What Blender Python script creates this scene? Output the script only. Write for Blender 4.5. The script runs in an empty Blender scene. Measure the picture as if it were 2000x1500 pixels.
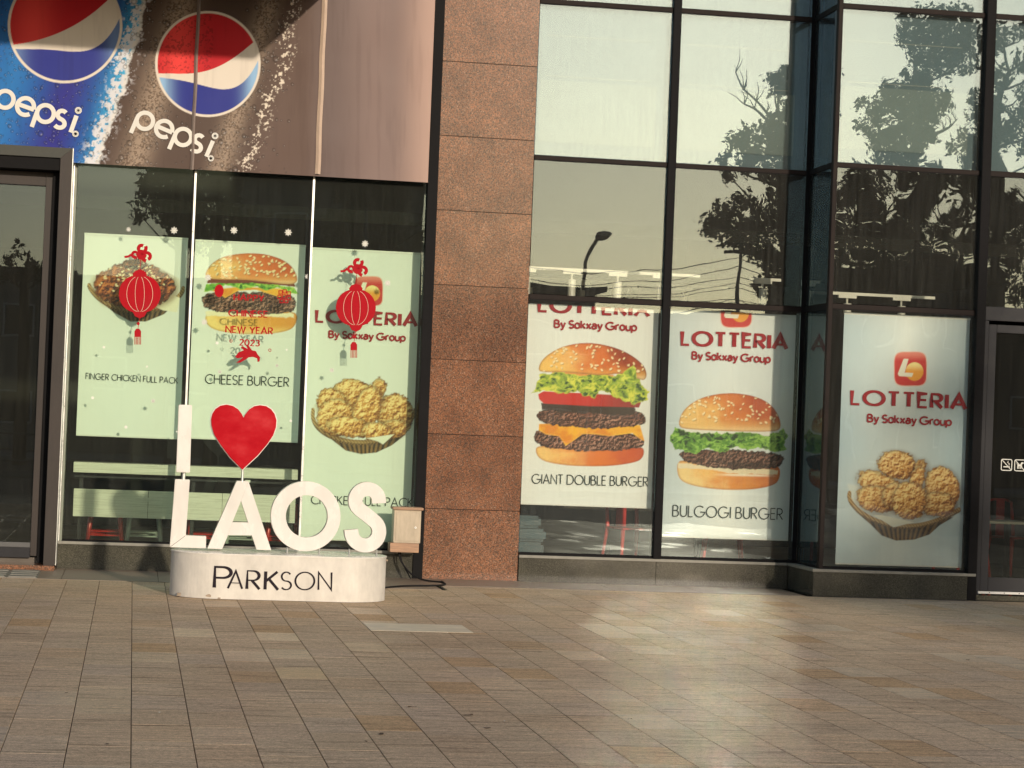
import bpy, bmesh, math, random
import numpy as np
from mathutils import Matrix, Vector
R = math.radians
sc = bpy.context.scene
random.seed(7)
rng = np.random.default_rng(11)

# ------------------------------------------------------------------ camera
F, YAW, PITCH, ROLL = 4531.15, 0.161174, 0.0177088, 0.039394      # focal length in photo pixels (2000 wide)
D, EYE = 23.5, 1.6                                                # metres from the shop front, eye height
fwd = np.array([math.sin(YAW)*math.cos(PITCH), math.cos(YAW)*math.cos(PITCH), math.sin(PITCH)])
r0 = np.array([math.cos(YAW), -math.sin(YAW), 0.0]); u0 = np.cross(r0, fwd)
cr = math.cos(ROLL)*r0 + math.sin(ROLL)*u0
cu = -math.sin(ROLL)*r0 + math.cos(ROLL)*u0
CP = np.array([0.0, -D, EYE])
cam = bpy.data.cameras.new('camera'); camo = bpy.data.objects.new('camera', cam)
sc.collection.objects.link(camo); sc.camera = camo
cam.sensor_width = 36; cam.lens = F/2000*36; cam.clip_end = 2000; cam.clip_start = .1
camo.matrix_world = Matrix(((cr[0], cu[0], -fwd[0], CP[0]), (cr[1], cu[1], -fwd[1], CP[1]), (cr[2], cu[2], -fwd[2], CP[2]), (0, 0, 0, 1)))
sc.render.resolution_x, sc.render.resolution_y = 1024, 768

# ------------------------------------------------------------------ sky, sun, exposure
SUN_AZ, SUN_EL = R(14.0), R(14.0)         # the sun stands behind the camera, right of the facade's normal
w = bpy.data.worlds.new('World'); sc.world = w; w.use_nodes = True
nt = w.node_tree; nt.nodes.clear()
sky = nt.nodes.new('ShaderNodeTexSky'); sky.sky_type = 'NISHITA'; sky.sun_disc = False
sky.sun_elevation = SUN_EL; sky.sun_rotation = math.pi - SUN_AZ
sky.air_density = 0.8; sky.dust_density = 1.2; sky.ozone_density = 1.0
bg = nt.nodes.new('ShaderNodeBackground'); bg.inputs['Strength'].default_value = 0.105
out = nt.nodes.new('ShaderNodeOutputWorld')
nt.links.new(sky.outputs[0], bg.inputs[0]); nt.links.new(bg.outputs[0], out.inputs[0])
sl = bpy.data.lights.new('sun', 'SUN'); sl.energy = 2.9; sl.angle = R(1.3); sl.color = (1.0, .86, .70)
so = bpy.data.objects.new('sun', sl); sc.collection.objects.link(so)
sdir = Vector((math.sin(SUN_AZ)*math.cos(SUN_EL), -math.cos(SUN_AZ)*math.cos(SUN_EL), math.sin(SUN_EL)))
so.rotation_euler = sdir.to_track_quat('Z', 'Y').to_euler(); so.location = (8, -30, 20)
sc.view_settings.view_transform = 'Standard'; sc.view_settings.look = 'None'
sc.view_settings.exposure = 0.0; sc.view_settings.gamma = 1.0
sc.cycles.use_denoising = True
sc.cycles.max_bounces = 10; sc.cycles.transparent_max_bounces = 24; sc.cycles.glossy_bounces = 6
sc.cycles.sample_clamp_indirect = 0.0

# ------------------------------------------------------------------ pixel -> place
def ray(x, y): return fwd + cr*(x-1000)/F - cu*(y-750)/F
def P(x, y, Y=0.0):                      # photo pixel -> (X, Z) on the upright plane at depth Y
    d = ray(x, y); t = (Y+D)/d[1]; q = CP + d*t
    return q[0], q[2]
def G(x, y, z=0.0):                      # photo pixel -> (X, Y) on the level plane at height z
    d = ray(x, y); t = (z-EYE)/d[2]; q = CP + d*t
    return q[0], q[1]
def pix(X, Y, Z):                        # place -> photo pixel (arrays)
    dx, dy, dz = X-CP[0], Y-CP[1], Z-CP[2]
    zz = dx*fwd[0]+dy*fwd[1]+dz*fwd[2]
    return 1000+F*(dx*cr[0]+dy*cr[1]+dz*cr[2])/zz, 750-F*(dx*cu[0]+dy*cu[1]+dz*cu[2])/zz

# ------------------------------------------------------------------ object helpers
COL = sc.collection.objects
def props(o, label=None, cat=None, group=None, kind=None):
    for k, v in (('label', label), ('category', cat), ('group', group), ('kind', kind)):
        if v: o[k] = v
    return o
def empty(name, loc, label, cat, group=None, rz=0):
    o = bpy.data.objects.new(name, None); COL.link(o); o.location = loc; o.rotation_euler = (0, 0, rz)
    o.empty_display_size = .1
    return props(o, label, cat, group)
def link(name, me, mat, parent=None, **kw):
    if mat is not None and len(me.materials) == 0: me.materials.append(mat)
    o = bpy.data.objects.new(name, me); COL.link(o)
    if parent is not None:
        o.parent = parent
        o.matrix_parent_inverse = world_of(parent).inverted()
    return props(o, **kw)
def world_of(o):
    m = Matrix.LocRotScale(o.location, o.rotation_euler, o.scale)
    return world_of(o.parent) @ o.matrix_parent_inverse @ m if o.parent else m
class MB:
    def __init__(s): s.v = []; s.f = []; s.smooth = False
    def add(s, v, f):
        n = len(s.v); s.v += [tuple(map(float, q)) for q in v]; s.f += [tuple(i+n for i in q) for q in f]; return s
    def box(s, x0, x1, y0, y1, z0, z1):
        v = [(x, y, z) for z in (z0, z1) for y in (y0, y1) for x in (x0, x1)]
        return s.add(v, [(0, 2, 3, 1), (4, 5, 7, 6), (0, 1, 5, 4), (2, 6, 7, 3), (0, 4, 6, 2), (1, 3, 7, 5)])
    def prism(s, pts, y0, y1):           # outline in (X, Z), extruded along Y; front face at y0
        n = len(pts)
        v = [(p[0], y0, p[1]) for p in pts] + [(p[0], y1, p[1]) for p in pts]
        f = [tuple(range(n)), tuple(range(2*n-1, n-1, -1))]
        f += [(i, i+n, (i+1) % n + n, (i+1) % n) for i in range(n)]
        return s.add(v, f)
    def zprism(s, pts, z0, z1):
        n = len(pts)
        v = [(p[0], p[1], z0) for p in pts] + [(p[0], p[1], z1) for p in pts]
        f = [tuple(range(n-1, -1, -1)), tuple(range(n, 2*n))]
        f += [(i, (i+1) % n, (i+1) % n + n, i+n) for i in range(n)]
        return s.add(v, f)
    def tube(s, path, rad, n=8, cap=True):
        path = [Vector(p) for p in path]
        rad = rad if hasattr(rad, '__len__') else [rad]*len(path)
        base = len(s.v)
        t = (path[1]-path[0]).normalized(); a = t.orthogonal().normalized()
        for i, p in enumerate(path):
            t = (path[min(i+1, len(path)-1)]-path[max(i-1, 0)]).normalized()
            a = (a - t*a.dot(t)).normalized(); b = t.cross(a)
            for k in range(n):
                an = 2*math.pi*k/n; s.v.append(tuple(p + (a*math.cos(an)+b*math.sin(an))*rad[i]))
        for i in range(len(path)-1):
            for k in range(n):
                s.f.append((base+i*n+k, base+i*n+(k+1) % n, base+(i+1)*n+(k+1) % n, base+(i+1)*n+k))
        if cap:
            s.f.append(tuple(base+k for k in range(n-1, -1, -1))); e = base+(len(path)-1)*n
            s.f.append(tuple(e+k for k in range(n)))
        return s
    def mesh(s, name, bevel=0, seg=2, smooth=False):
        me = bpy.data.meshes.new(name); me.from_pydata(s.v, [], s.f); me.validate()
        bm = bmesh.new(); bm.from_mesh(me)
        bmesh.ops.recalc_face_normals(bm, faces=bm.faces)
        if bevel:
            es = [e for e in bm.edges if len(e.link_faces) == 2 and e.calc_face_angle(0) > .5]
            bmesh.ops.bevel(bm, geom=es, offset=bevel, segments=seg, affect='EDGES', clamp_overlap=True)
        bm.to_mesh(me); bm.free()
        if smooth or s.smooth:
            me.polygons.foreach_set('use_smooth', [True]*len(me.polygons))
        return me
    def build(s, name, mat, parent=None, bevel=0, seg=2, smooth=False, **kw):
        return link(name, s.mesh(name, bevel, seg, smooth), mat, parent, **kw)
def box(name, mat, parent, *d, bevel=0, **kw): return MB().box(*d).build(name, mat, parent, bevel, **kw)

# ------------------------------------------------------------------ materials
def newmat(name):
    m = bpy.data.materials.new(name); m.use_nodes = True; t = m.node_tree
    b = t.nodes['Principled BSDF']; return m, t, b
def N(t, typ, **kw):
    n = t.nodes.new('ShaderNode'+typ)
    for k, v in kw.items():
        if k in n.inputs: n.inputs[k].default_value = v
        else: setattr(n, k, v)
    return n
def ramp(t, fac, stops, interp='LINEAR'):
    n = t.nodes.new('ShaderNodeValToRGB'); n.color_ramp.interpolation = interp
    e = n.color_ramp.elements
    while len(e) < len(stops): e.new(.5)
    for k, (p, c) in zip(e, stops): k.position = p; k.color = (*c, 1) if len(c) == 3 else c
    t.links.new(fac, n.inputs[0]); return n
def coords(t, scale=(1, 1, 1), kind='pos', rot=(0, 0, 0)):
    src = N(t, 'NewGeometry').outputs['Position'] if kind == 'pos' else N(t, 'TexCoord').outputs['Object']
    mp = N(t, 'Mapping'); mp.inputs['Scale'].default_value = scale; mp.inputs['Rotation'].default_value = rot
    t.links.new(src, mp.inputs[0]); return mp.outputs[0]
def bump(t, b, h, strength=.2, dist=.01):
    n = N(t, 'Bump'); n.inputs['Strength'].default_value = strength; n.inputs['Distance'].default_value = dist
    t.links.new(h, n.inputs['Height']); t.links.new(n.outputs[0], b.inputs['Normal'])
def simple(name, c, rough=.5, metal=0, var=.12, scale=6, bstr=0, spec=.5, stretch=(1, 1, 1), fine=None):
    """paint, metal, plastic: a base colour with uneven wear and faint relief"""
    m, t, b = newmat(name); co = coords(t, stretch)
    n = N(t, 'TexNoise', Scale=scale, Detail=6.0, Roughness=.65); t.links.new(co, n.inputs[0])
    lo = tuple(max(0, k*(1-var)) for k in c); hi = tuple(min(1, k*(1+var)) for k in c)
    r = ramp(t, n.outputs[0], [(.3, lo), (.7, hi)]); t.links.new(r.outputs[0], b.inputs['Base Color'])
    rr = ramp(t, n.outputs[0], [(.3, (max(0, rough-.08),)*3), (.7, (min(1, rough+.1),)*3)]); t.links.new(rr.outputs[0], b.inputs['Roughness'])
    b.inputs['Metallic'].default_value = metal; b.inputs['Specular IOR Level'].default_value = spec
    if bstr:
        n2 = N(t, 'TexNoise', Scale=fine or scale*12, Detail=4.0); t.links.new(co, n2.inputs[0]); bump(t, b, n2.outputs[0], bstr, .004)
    return m
def flat(name, c, rough=.6):
    return simple(name, c, max(rough, .6), var=.05, scale=3, spec=.12)
def attr_mat(name, rough=.45, spec=.4, bstr=.0):
    m, t, b = newmat(name); a = N(t, 'Attribute'); a.attribute_name = 'print'
    t.links.new(a.outputs['Color'], b.inputs['Base Color'])
    n = N(t, 'TexNoise', Scale=1.7, Detail=3.0); t.links.new(coords(t), n.inputs[0])
    rr = ramp(t, n.outputs[0], [(.3, (rough-.07,)*3), (.7, (rough+.07,)*3)]); t.links.new(rr.outputs[0], b.inputs['Roughness'])
    b.inputs['Specular IOR Level'].default_value = spec
    if bstr: bump(t, b, n.outputs[0], bstr, .08)
    return m
def granite(name, stops, scale, rough, bstr=.05, dark=(.03, .025, .02)):
    m, t, b = newmat(name); co = coords(t)
    oi = N(t, 'ObjectInfo'); sc_ = N(t, 'Math', operation='MULTIPLY'); sc_.inputs[1].default_value = 19.0; t.links.new(oi.outputs['Random'], sc_.inputs[0])
    av = N(t, 'VectorMath', operation='ADD'); t.links.new(co, av.inputs[0]); t.links.new(sc_.outputs[0], av.inputs[1]); co = av.outputs[0]
    v = N(t, 'TexVoronoi', Scale=scale); t.links.new(co, v.inputs[0])
    sep = N(t, 'SeparateColor'); t.links.new(v.outputs['Color'], sep.inputs[0])
    r = ramp(t, sep.outputs[0], stops)
    n = N(t, 'TexNoise', Scale=scale*.9, Detail=5.0, Roughness=.7); t.links.new(co, n.inputs[0])
    r2 = ramp(t, n.outputs[0], [(.36, (0, 0, 0)), (.54, (1, 1, 1))])
    mx = N(t, 'Mix', data_type='RGBA'); t.links.new(r2.outputs[0], mx.inputs[0])
    mx.inputs[6].default_value = (*dark, 1); t.links.new(r.outputs[0], mx.inputs[7])
    n3 = N(t, 'TexNoise', Scale=3.0, Detail=3.0); t.links.new(co, n3.inputs[0])
    ob = N(t, 'Math', operation='MULTIPLY_ADD'); ob.inputs[1].default_value = .22; ob.inputs[2].default_value = -.11; t.links.new(oi.outputs['Random'], ob.inputs[0])
    oa = N(t, 'Math', operation='ADD'); t.links.new(n3.outputs[0], oa.inputs[0]); t.links.new(ob.outputs[0], oa.inputs[1])
    r3 = ramp(t, oa.outputs[0], [(.3, (.74, .74, .76)), (.7, (1.16, 1.12, 1.08))])
    m2 = N(t, 'Mix', data_type='RGBA', blend_type='MULTIPLY'); m2.inputs[0].default_value = 1
    t.links.new(mx.outputs[2], m2.inputs[6]); t.links.new(r3.outputs[0], m2.inputs[7])
    t.links.new(m2.outputs[2], b.inputs['Base Color']); b.inputs['Roughness'].default_value = rough; b.inputs['Specular IOR Level'].default_value = .28
    if bstr: bump(t, b, n.outputs[0], bstr, .003)
    return m
def glass(name, tint, refl, wave=0.0, wscale=1.2, seed=0.0, streak=0.0):
    """one face of a glass sheet: tinted see-through plus mirror reflection, slightly wavy"""
    m, t, b = newmat(name); t.nodes.remove(b); o = t.nodes['Material Output']
    tr = N(t, 'BsdfTransparent'); tr.inputs[0].default_value = (*tint, 1)
    gl = N(t, 'BsdfGlossy'); gl.inputs['Roughness'].default_value = 0.0; gl.inputs[0].default_value = (.74, .90, 1.0, 1)
    fr = N(t, 'Fresnel', IOR=1.5)
    ad = N(t, 'Math', operation='ADD'); ad.inputs[1].default_value = refl-.04; t.links.new(fr.outputs[0], ad.inputs[0])
    mx = N(t, 'MixShader'); t.links.new(ad.outputs[0], mx.inputs[0]); t.links.new(tr.outputs[0], mx.inputs[1]); t.links.new(gl.outputs[0], mx.inputs[2])
    last = mx
    if wave:
        mp = coords(t, (1, 1, .8)); n = N(t, 'TexNoise', Scale=wscale, Detail=1.5); n.noise_dimensions = '4D'; n.inputs['W'].default_value = seed
        t.links.new(mp, n.inputs['Vector'])
        bp = N(t, 'Bump'); bp.inputs['Strength'].default_value = 1.0; bp.inputs['Distance'].default_value = wave
        t.links.new(n.outputs[0], bp.inputs['Height']); t.links.new(bp.outputs[0], gl.inputs['Normal'])
    # a film of dust and dried runs, thickened to lift the blacks as veiling haze
    df = N(t, 'BsdfDiffuse'); df.inputs[0].default_value = (.55, .53, .47, 1)
    n2 = N(t, 'TexNoise', Scale=5.0, Detail=7.0, Roughness=.7); t.links.new(coords(t, (6, 6, .35)), n2.inputs[0])
    r2 = ramp(t, n2.outputs[0], [(.40, (.014,)*3), (.8, (.032+streak,)*3)])
    m2 = N(t, 'MixShader'); t.links.new(r2.outputs[0], m2.inputs[0]); t.links.new(mx.outputs[0], m2.inputs[1]); t.links.new(df.outputs[0], m2.inputs[2])
    t.links.new(m2.outputs[0], o.inputs[0]); return m
M = {}
M['pink_granite'] = granite('pink_granite', [(0, (.26, .115, .065)), (.35, (.36, .165, .09)), (.6, (.23, .125, .08)), (.85, (.14, .095, .07)), (1, (.42, .25, .17))], 100, .09, dark=(.055, .038, .028))
M['dark_granite'] = granite('dark_granite', [(0, (.055, .055, .04)), (.5, (.085, .083, .064)), (1, (.13, .125, .10))], 190, .07, dark=(.028, .028, .022))
M['ledge'] = simple('ledge_stone', (.24, .23, .19), .5, var=.2, scale=9)
M['black_metal'] = simple('black_aluminium', (.012, .0115, .012), .6, 0, var=.3, scale=5, spec=.06)
M['grey_metal'] = simple('grey_powder_coat', (.026, .026, .029), .5, 0, var=.2, scale=6, spec=.2)
M['brown_metal'] = simple('brown_cladding', (.045, .036, .031), .5, 0, var=.35, scale=3, stretch=(1, 1, .3), spec=.25)
M['frame_brown'] = simple('dark_bronze_frame', (.026, .020, .018), .6, 0, var=.3, scale=4, spec=.08)
M['silver'] = simple('silver_aluminium', (.62, .62, .58), .32, .6, var=.1, scale=8)
M['white_metal'] = simple('white_metal', (.72, .71, .67), .4, 0, var=.06, scale=5)
M['white_paint'] = simple('white_gloss_paint', (.79, .755, .69), .25, var=.05, scale=6, bstr=.03, fine=60, stretch=(1, 1, .5))
M['white_plinth'] = simple('scuffed_white_paint', (.70, .66, .585), .45, var=.13, scale=7, bstr=.12, fine=30, stretch=(1, 1, .6), spec=.3)
M['red_paint'] = simple('red_gloss_vinyl', (.50, .010, .018), .12, var=.14, scale=3.5, spec=.45, stretch=(1, 1, 1.6))
M['lettering_black'] = flat('black_vinyl', (.02, .014, .02), .35)
M['print_dark'] = flat('dark_print', (.035, .045, .04), .5)
M['print_red'] = flat('red_print', (.36, .02, .03), .5)
M['sticker_red'] = flat('red_sticker', (.42, .004, .012), .4)
M['sticker_white'] = flat('white_sticker', (.78, .78, .70), .5)
M['sticker_line'] = flat('pale_sticker_line', (.72, .55, .42), .5)
M['print_white'] = flat('white_print', (.78, .76, .70), .5)
M['rubber'] = flat('black_rubber', (.018, .017, .017), .5)
M['joint'] = flat('dark_joint', (.03, .025, .022), .8)
M['poster_back'] = flat('poster_back', (.6, .6, .56), .7)
M['red_steel'] = simple('red_enamel_steel', (.55, .03, .025), .3, .1, var=.2)
M['grey_steel'] = simple('grey_green_enamel', (.42, .47, .42), .35, .1, var=.15)
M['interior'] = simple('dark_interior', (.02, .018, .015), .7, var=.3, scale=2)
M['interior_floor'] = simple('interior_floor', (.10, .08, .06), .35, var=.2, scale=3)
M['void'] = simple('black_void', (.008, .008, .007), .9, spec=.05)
M['seam_lit'] = simple('sunlit_seam', (.62, .47, .36), .5, var=.1, scale=6)
M['plaster'] = simple('street_plaster', (.34, .32, .28), .8, var=.15, scale=.7)
M['roof_tin'] = simple('roof_sheet', (.12, .10, .09), .6, var=.2, scale=.8)
M['window_dark'] = simple('dark_window', (.03, .035, .04), .15, var=.2)
M['asphalt'] = simple('asphalt', (.055, .054, .052), .85, var=.25, scale=4, bstr=.3)
M['kerb'] = simple('kerb_concrete', (.32, .31, .29), .8, var=.15, scale=4, bstr=.2)
M['bark'] = simple('bark', (.075, .06, .045), .9, var=.35, scale=5, stretch=(3, 3, .6), bstr=.5, fine=20)
M['wood'] = simple('bare_plank', (.42, .25, .15), .6, var=.3, scale=9, stretch=(.5, 4, 4))
M['cabinet'] = simple('cream_cabinet_paint', (.50, .41, .29), .4, var=.22, scale=5, stretch=(2, 2, .6))
M['pole_steel'] = simple('galvanised_pole', (.10, .10, .10), .5, .6)
M['lamp_white'] = simple('track_lamp_white', (.58, .56, .48), .4, var=.03)  # plain off-white housing colour, no emission
M['blue_tarp'] = simple('blue_tarp', (.008, .05, .07), .5, var=.3, scale=5)
def leaf_mat():
    m, t, b = newmat('foliage'); n = N(t, 'TexNoise', Scale=1.2, Detail=4.0); t.links.new(coords(t), n.inputs[0])
    r = ramp(t, n.outputs[0], [(.3, (.022, .040, .014)), (.7, (.070, .095, .030))]); t.links.new(r.outputs[0], b.inputs['Base Color'])
    b.inputs['Roughness'].default_value = .55; return m
M['leaf'] = leaf_mat()
def slat_mat():
    m, t, b = newmat('pale_wood_laminate'); n = N(t, 'TexNoise', Scale=4.0, Detail=7.0, Roughness=.7); t.links.new(coords(t, (.6, 1, 26)), n.inputs[0])
    r = ramp(t, n.outputs[0], [(.3, (.42, .40, .32)), (.5, (.66, .64, .55)), (.7, (.74, .72, .64))]); t.links.new(r.outputs[0], b.inputs['Base Color'])
    b.inputs['Roughness'].default_value = .5; return m
M['laminate'] = slat_mat()
def paver_mat(name, per_object):
    m, t, b = newmat(name)
    if per_object: rnd = N(t, 'ObjectInfo').outputs['Random']
    else:
        a = N(t, 'Attribute'); a.attribute_name = 'rnd'; rnd = a.outputs['Fac']
    col = ramp(t, rnd, [(0, (.525, .395, .275)), (.2, (.56, .425, .295)), (.4, (.545, .425, .305)), (.6, (.57, .437, .305)), (.75, (.54, .425, .32)), (.9, (.565, .42, .285)), (.955, (.53, .365, .22)), (1, (.50, .34, .20))])
    pos = N(t, 'NewGeometry').outputs['Position']
    off = N(t, 'Vector', ) if False else None
    cmb = N(t, 'CombineXYZ'); mul = N(t, 'Math', operation='MULTIPLY'); mul.inputs[1].default_value = 37.0
    t.links.new(rnd, mul.inputs[0]); t.links.new(mul.outputs[0], cmb.inputs[2])
    add = N(t, 'VectorMath', operation='ADD'); t.links.new(pos, add.inputs[0]); t.links.new(cmb.outputs[0], add.inputs[1])
    mp = N(t, 'Mapping'); mp.inputs['Scale'].default_value = (2.2, 24, 1); t.links.new(add.outputs[0], mp.inputs[0])
    n = N(t, 'TexNoise', Scale=1.0, Detail=7.0, Roughness=.62, Distortion=.5); t.links.new(mp.outputs[0], n.inputs[0])
    st = ramp(t, n.outputs[0], [(.30, (.34, .31, .29)), (.42, (.90, .875, .85)), (.55, (1.04, 1.03, 1.01)), (.75, (1.30, 1.22, 1.10))])
    mx = N(t, 'Mix', data_type='RGBA', blend_type='MULTIPLY'); mx.inputs[0].default_value = 1
    t.links.new(col.outputs[0], mx.inputs[6]); t.links.new(st.outputs[0], mx.inputs[7])
    g = N(t, 'TexNoise', Scale=140.0, Detail=3.0); t.links.new(add.outputs[0], g.inputs[0])
    gr = ramp(t, g.outputs[0], [(.3, (.70, .70, .70)), (.7, (1.30, 1.30, 1.30))])
    m2 = N(t, 'Mix', data_type='RGBA', blend_type='MULTIPLY'); m2.inputs[0].default_value = 1
    t.links.new(mx.outputs[2], m2.inputs[6]); t.links.new(gr.outputs[0], m2.inputs[7])
    # traffic dirt, larger than a slab
    d = N(t, 'TexNoise', Scale=.55, Detail=5.0, Roughness=.6); t.links.new(pos, d.inputs[0])
    dr = ramp(t, d.outputs[0], [(.3, (.90, .89, .87)), (.7, (1.2, 1.2, 1.18))])
    m3 = N(t, 'Mix', data_type='RGBA', blend_type='MULTIPLY'); m3.inputs[0].default_value = 1
    t.links.new(m2.outputs[2], m3.inputs[6]); t.links.new(dr.outputs[0], m3.inputs[7])
    t.links.new(m3.outputs[2], b.inputs['Base Color'])
    # coarse mottling of the stone
    g2 = N(t, 'TexNoise', Scale=34.0, Detail=7.0, Roughness=.75); t.links.new(add.outputs[0], g2.inputs[0])
    g2r = ramp(t, g2.outputs[0], [(.32, (.66, .65, .64)), (.5, (1.0, 1.0, 1.0)), (.68, (1.28, 1.26, 1.22))]); m6 = N(t, 'Mix', data_type='RGBA', blend_type='MULTIPLY'); m6.inputs[0].default_value = 1
    t.links.new(m3.outputs[2], m6.inputs[6]); t.links.new(g2r.outputs[0], m6.inputs[7]); m3 = m6
    # gum and oil spots
    vo = N(t, 'TexVoronoi', Scale=5.5); t.links.new(pos, vo.inputs[0])
    vs = ramp(t, vo.outputs['Distance'], [(.035, (.62, .60, .58)), (.075, (1, 1, 1))]); m5 = N(t, 'Mix', data_type='RGBA', blend_type='MULTIPLY'); m5.inputs[0].default_value = .7
    t.links.new(m3.outputs[2], m5.inputs[6]); t.links.new(vs.outputs[0], m5.inputs[7]); t.links.new(m5.outputs[2], b.inputs['Base Color'])
    b.inputs['Roughness'].default_value = .9; b.inputs['Specular IOR Level'].default_value = 0.0
    # a thin worn polish, stronger on some slabs
    fr = N(t, 'Math', operation='FRACT'); ml = N(t, 'Math', operation='MULTIPLY'); ml.inputs[1].default_value = 7.31
    t.links.new(rnd, ml.inputs[0]); t.links.new(ml.outputs[0], fr.inputs[0])
    pf = ramp(t, fr.outputs[0], [(0, (.30,)*3), (.06, (.22,)*3), (.11, (.09,)*3), (1, (.06,)*3)])
    m4 = N(t, 'Mix', data_type='RGBA', blend_type='MULTIPLY'); m4.inputs[0].default_value = 1
    t.links.new(pf.outputs[0], m4.inputs[6]); t.links.new(gr.outputs[0], m4.inputs[7])
    gl = N(t, 'BsdfGlossy'); gl.inputs['Roughness'].default_value = .36; gl.inputs[0].default_value = (1.0, .93, .82, 1)
    bump(t, b, g.outputs[0], .12, .002); t.links.new(b.inputs['Normal'].links[0].from_socket, gl.inputs['Normal'])
    ms = N(t, 'MixShader'); t.links.new(m4.outputs[2], ms.inputs[0]); t.links.new(b.outputs[0], ms.inputs[1]); t.links.new(gl.outputs[0], ms.inputs[2])
    t.links.new(ms.outputs[0], t.nodes['Material Output'].inputs[0]); return m
M['paver'] = paver_mat('granite_paver', True); M['paver_field'] = paver_mat('granite_paver_field', False)
M['strip'] = simple('smooth_border_stone', (.26, .195, .14), .45, var=.25, scale=6, stretch=(1, 5, 1))
M['spandrel_board'] = simple('pale_inner_board', (.20, .23, .22), .7, var=.1, scale=1.5, spec=.1)
M['spandrel_rib'] = simple('spandrel_rib', (.24, .25, .22), .6)
M['cover'] = simple('pale_replacement_slab', (.80, .69, .50), .55, var=.15, scale=5, bstr=.2)
M['mat_grey'] = simple('cast_grating', (.25, .235, .20), .55, .2, var=.25, scale=9)
GREEN = (.86, .95, .76)
M['glass_green'] = glass('green_shop_glass', (.915, .965, .895), .033, wave=.0012, wscale=.9, seed=1.3)
M['glass_clear'] = glass('clear_shop_glass', (.965, .975, .945), .050, wave=.0022, wscale=1.1, seed=4.2, streak=.02)
M['glass_wavy'] = glass('wavy_shop_glass', (.965, .975, .945), .050, wave=.0034, wscale=1.6, seed=8.7, streak=.01)
M['glass_spandrel'] = glass('spandrel_glass', (.93, .96, .94), .095, wave=.0015, wscale=1.0, seed=3.1, streak=.03)
M['glass_spandrel_bay'] = glass('spandrel_glass_bay', (.93, .96, .94), .095, wave=.0022, wscale=1.3, seed=6.1)
M['glass_door'] = glass('door_glass', (.62, .63, .56), .055, wave=.0010, wscale=1.0, seed=2.2)
M['spandrel'] = simple('grey_spandrel_panel', (.13, .17, .19), .7, var=.06, scale=1.2, spec=.1)

# ------------------------------------------------------------------ painting of printed pictures (numpy -> colour attribute)
def hash2(ix, iy, seed):
    h = (ix.astype(np.int64)*374761393 + iy.astype(np.int64)*668265263 + int(seed)*1442695041) & 0xffffffff
    h = ((h ^ (h >> 13))*1274126177) & 0xffffffff
    return ((h ^ (h >> 16)) & 0xffff)/65535.0
def vnoise(x, y, seed=0):
    ix, iy = np.floor(x), np.floor(y); fx, fy = x-ix, y-iy
    fx, fy = fx*fx*(3-2*fx), fy*fy*(3-2*fy)
    a, b = hash2(ix, iy, seed), hash2(ix+1, iy, seed); c, d = hash2(ix, iy+1, seed), hash2(ix+1, iy+1, seed)
    return (a*(1-fx)+b*fx)*(1-fy)+(c*(1-fx)+d*fx)*fy
def fbm(x, y, seed=0, o=4):
    s = 0; a = .5; t = 0
    for k in range(o):
        s = s+a*vnoise(x*2**k, y*2**k, seed+k*17); t += a; a *= .55
    return s/t
def sm(e0, e1, x):
    t = np.clip((x-e0)/(e1-e0), 0, 1); return t*t*(3-2*t)
def srgb(*c): return np.array([((k/255+.055)/1.055)**2.4 if k > 10 else k/255/12.92 for k in c])
class Paint:
    """a sheet of print: colours set at photo pixel positions (x, y), stored as linear rgb per point"""
    def __init__(s, x, y, col): s.x, s.y = x, y; s.c = np.zeros(x.shape+(3,))+col
    def lay(s, mask, col):
        m = mask[..., None]; s.c = s.c*(1-m)+np.asarray(col)*m
    def mul(s, mask, col):
        m = mask[..., None]; s.c = s.c*(1-m+m*np.asarray(col))
    def poly(s, pts, soft=.7, rough=0, rs=.12, seed=3):
        """soft-edged polygon mask; rough wobbles its edge"""
        x, y = s.x, s.y
        if rough:
            x = x+(fbm(s.x*rs, s.y*rs, seed)-.5)*2*rough; y = y+(fbm(s.x*rs, s.y*rs, seed+5)-.5)*2*rough
        pts = np.array(pts, float); n = len(pts)
        best = np.full(x.shape, 1e9); ins = np.zeros(x.shape, bool)
        for i in range(n):
            a, b = pts[i], pts[(i+1) % n]; d = b-a; L = d@d+1e-9
            t = np.clip(((x-a[0])*d[0]+(y-a[1])*d[1])/L, 0, 1)
            best = np.minimum(best, (x-a[0]-d[0]*t)**2+(y-a[1]-d[1]*t)**2)
            if a[1] != b[1]:
                cnd = (a[1] > y) != (b[1] > y)
                ins ^= cnd & (x < (b[0]-a[0])*(y-a[1])/(b[1]-a[1])+a[0])
        sd = np.sqrt(best)*np.where(ins, 1, -1)
        return sm(-soft, soft, sd), sd
    def ell(s, cx, cy, rx, ry, soft=.7, p=2, rough=0, rs=.12, seed=3, rot=0):
        dx, dy = s.x-cx, s.y-cy
        if rot: dx, dy = dx*math.cos(rot)+dy*math.sin(rot), -dx*math.sin(rot)+dy*math.cos(rot)
        q = (np.abs(dx/rx)**p+np.abs(dy/ry)**p)**(1/p)
        if rough: q = q+(fbm(s.x*rs, s.y*rs, seed)-.5)*2*rough/min(rx, ry)
        sd = (1-q)*min(rx, ry); return sm(-soft, soft, sd), sd
def mix(a, b, t): return a*(1-t[..., None])+b*t[..., None]

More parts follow.
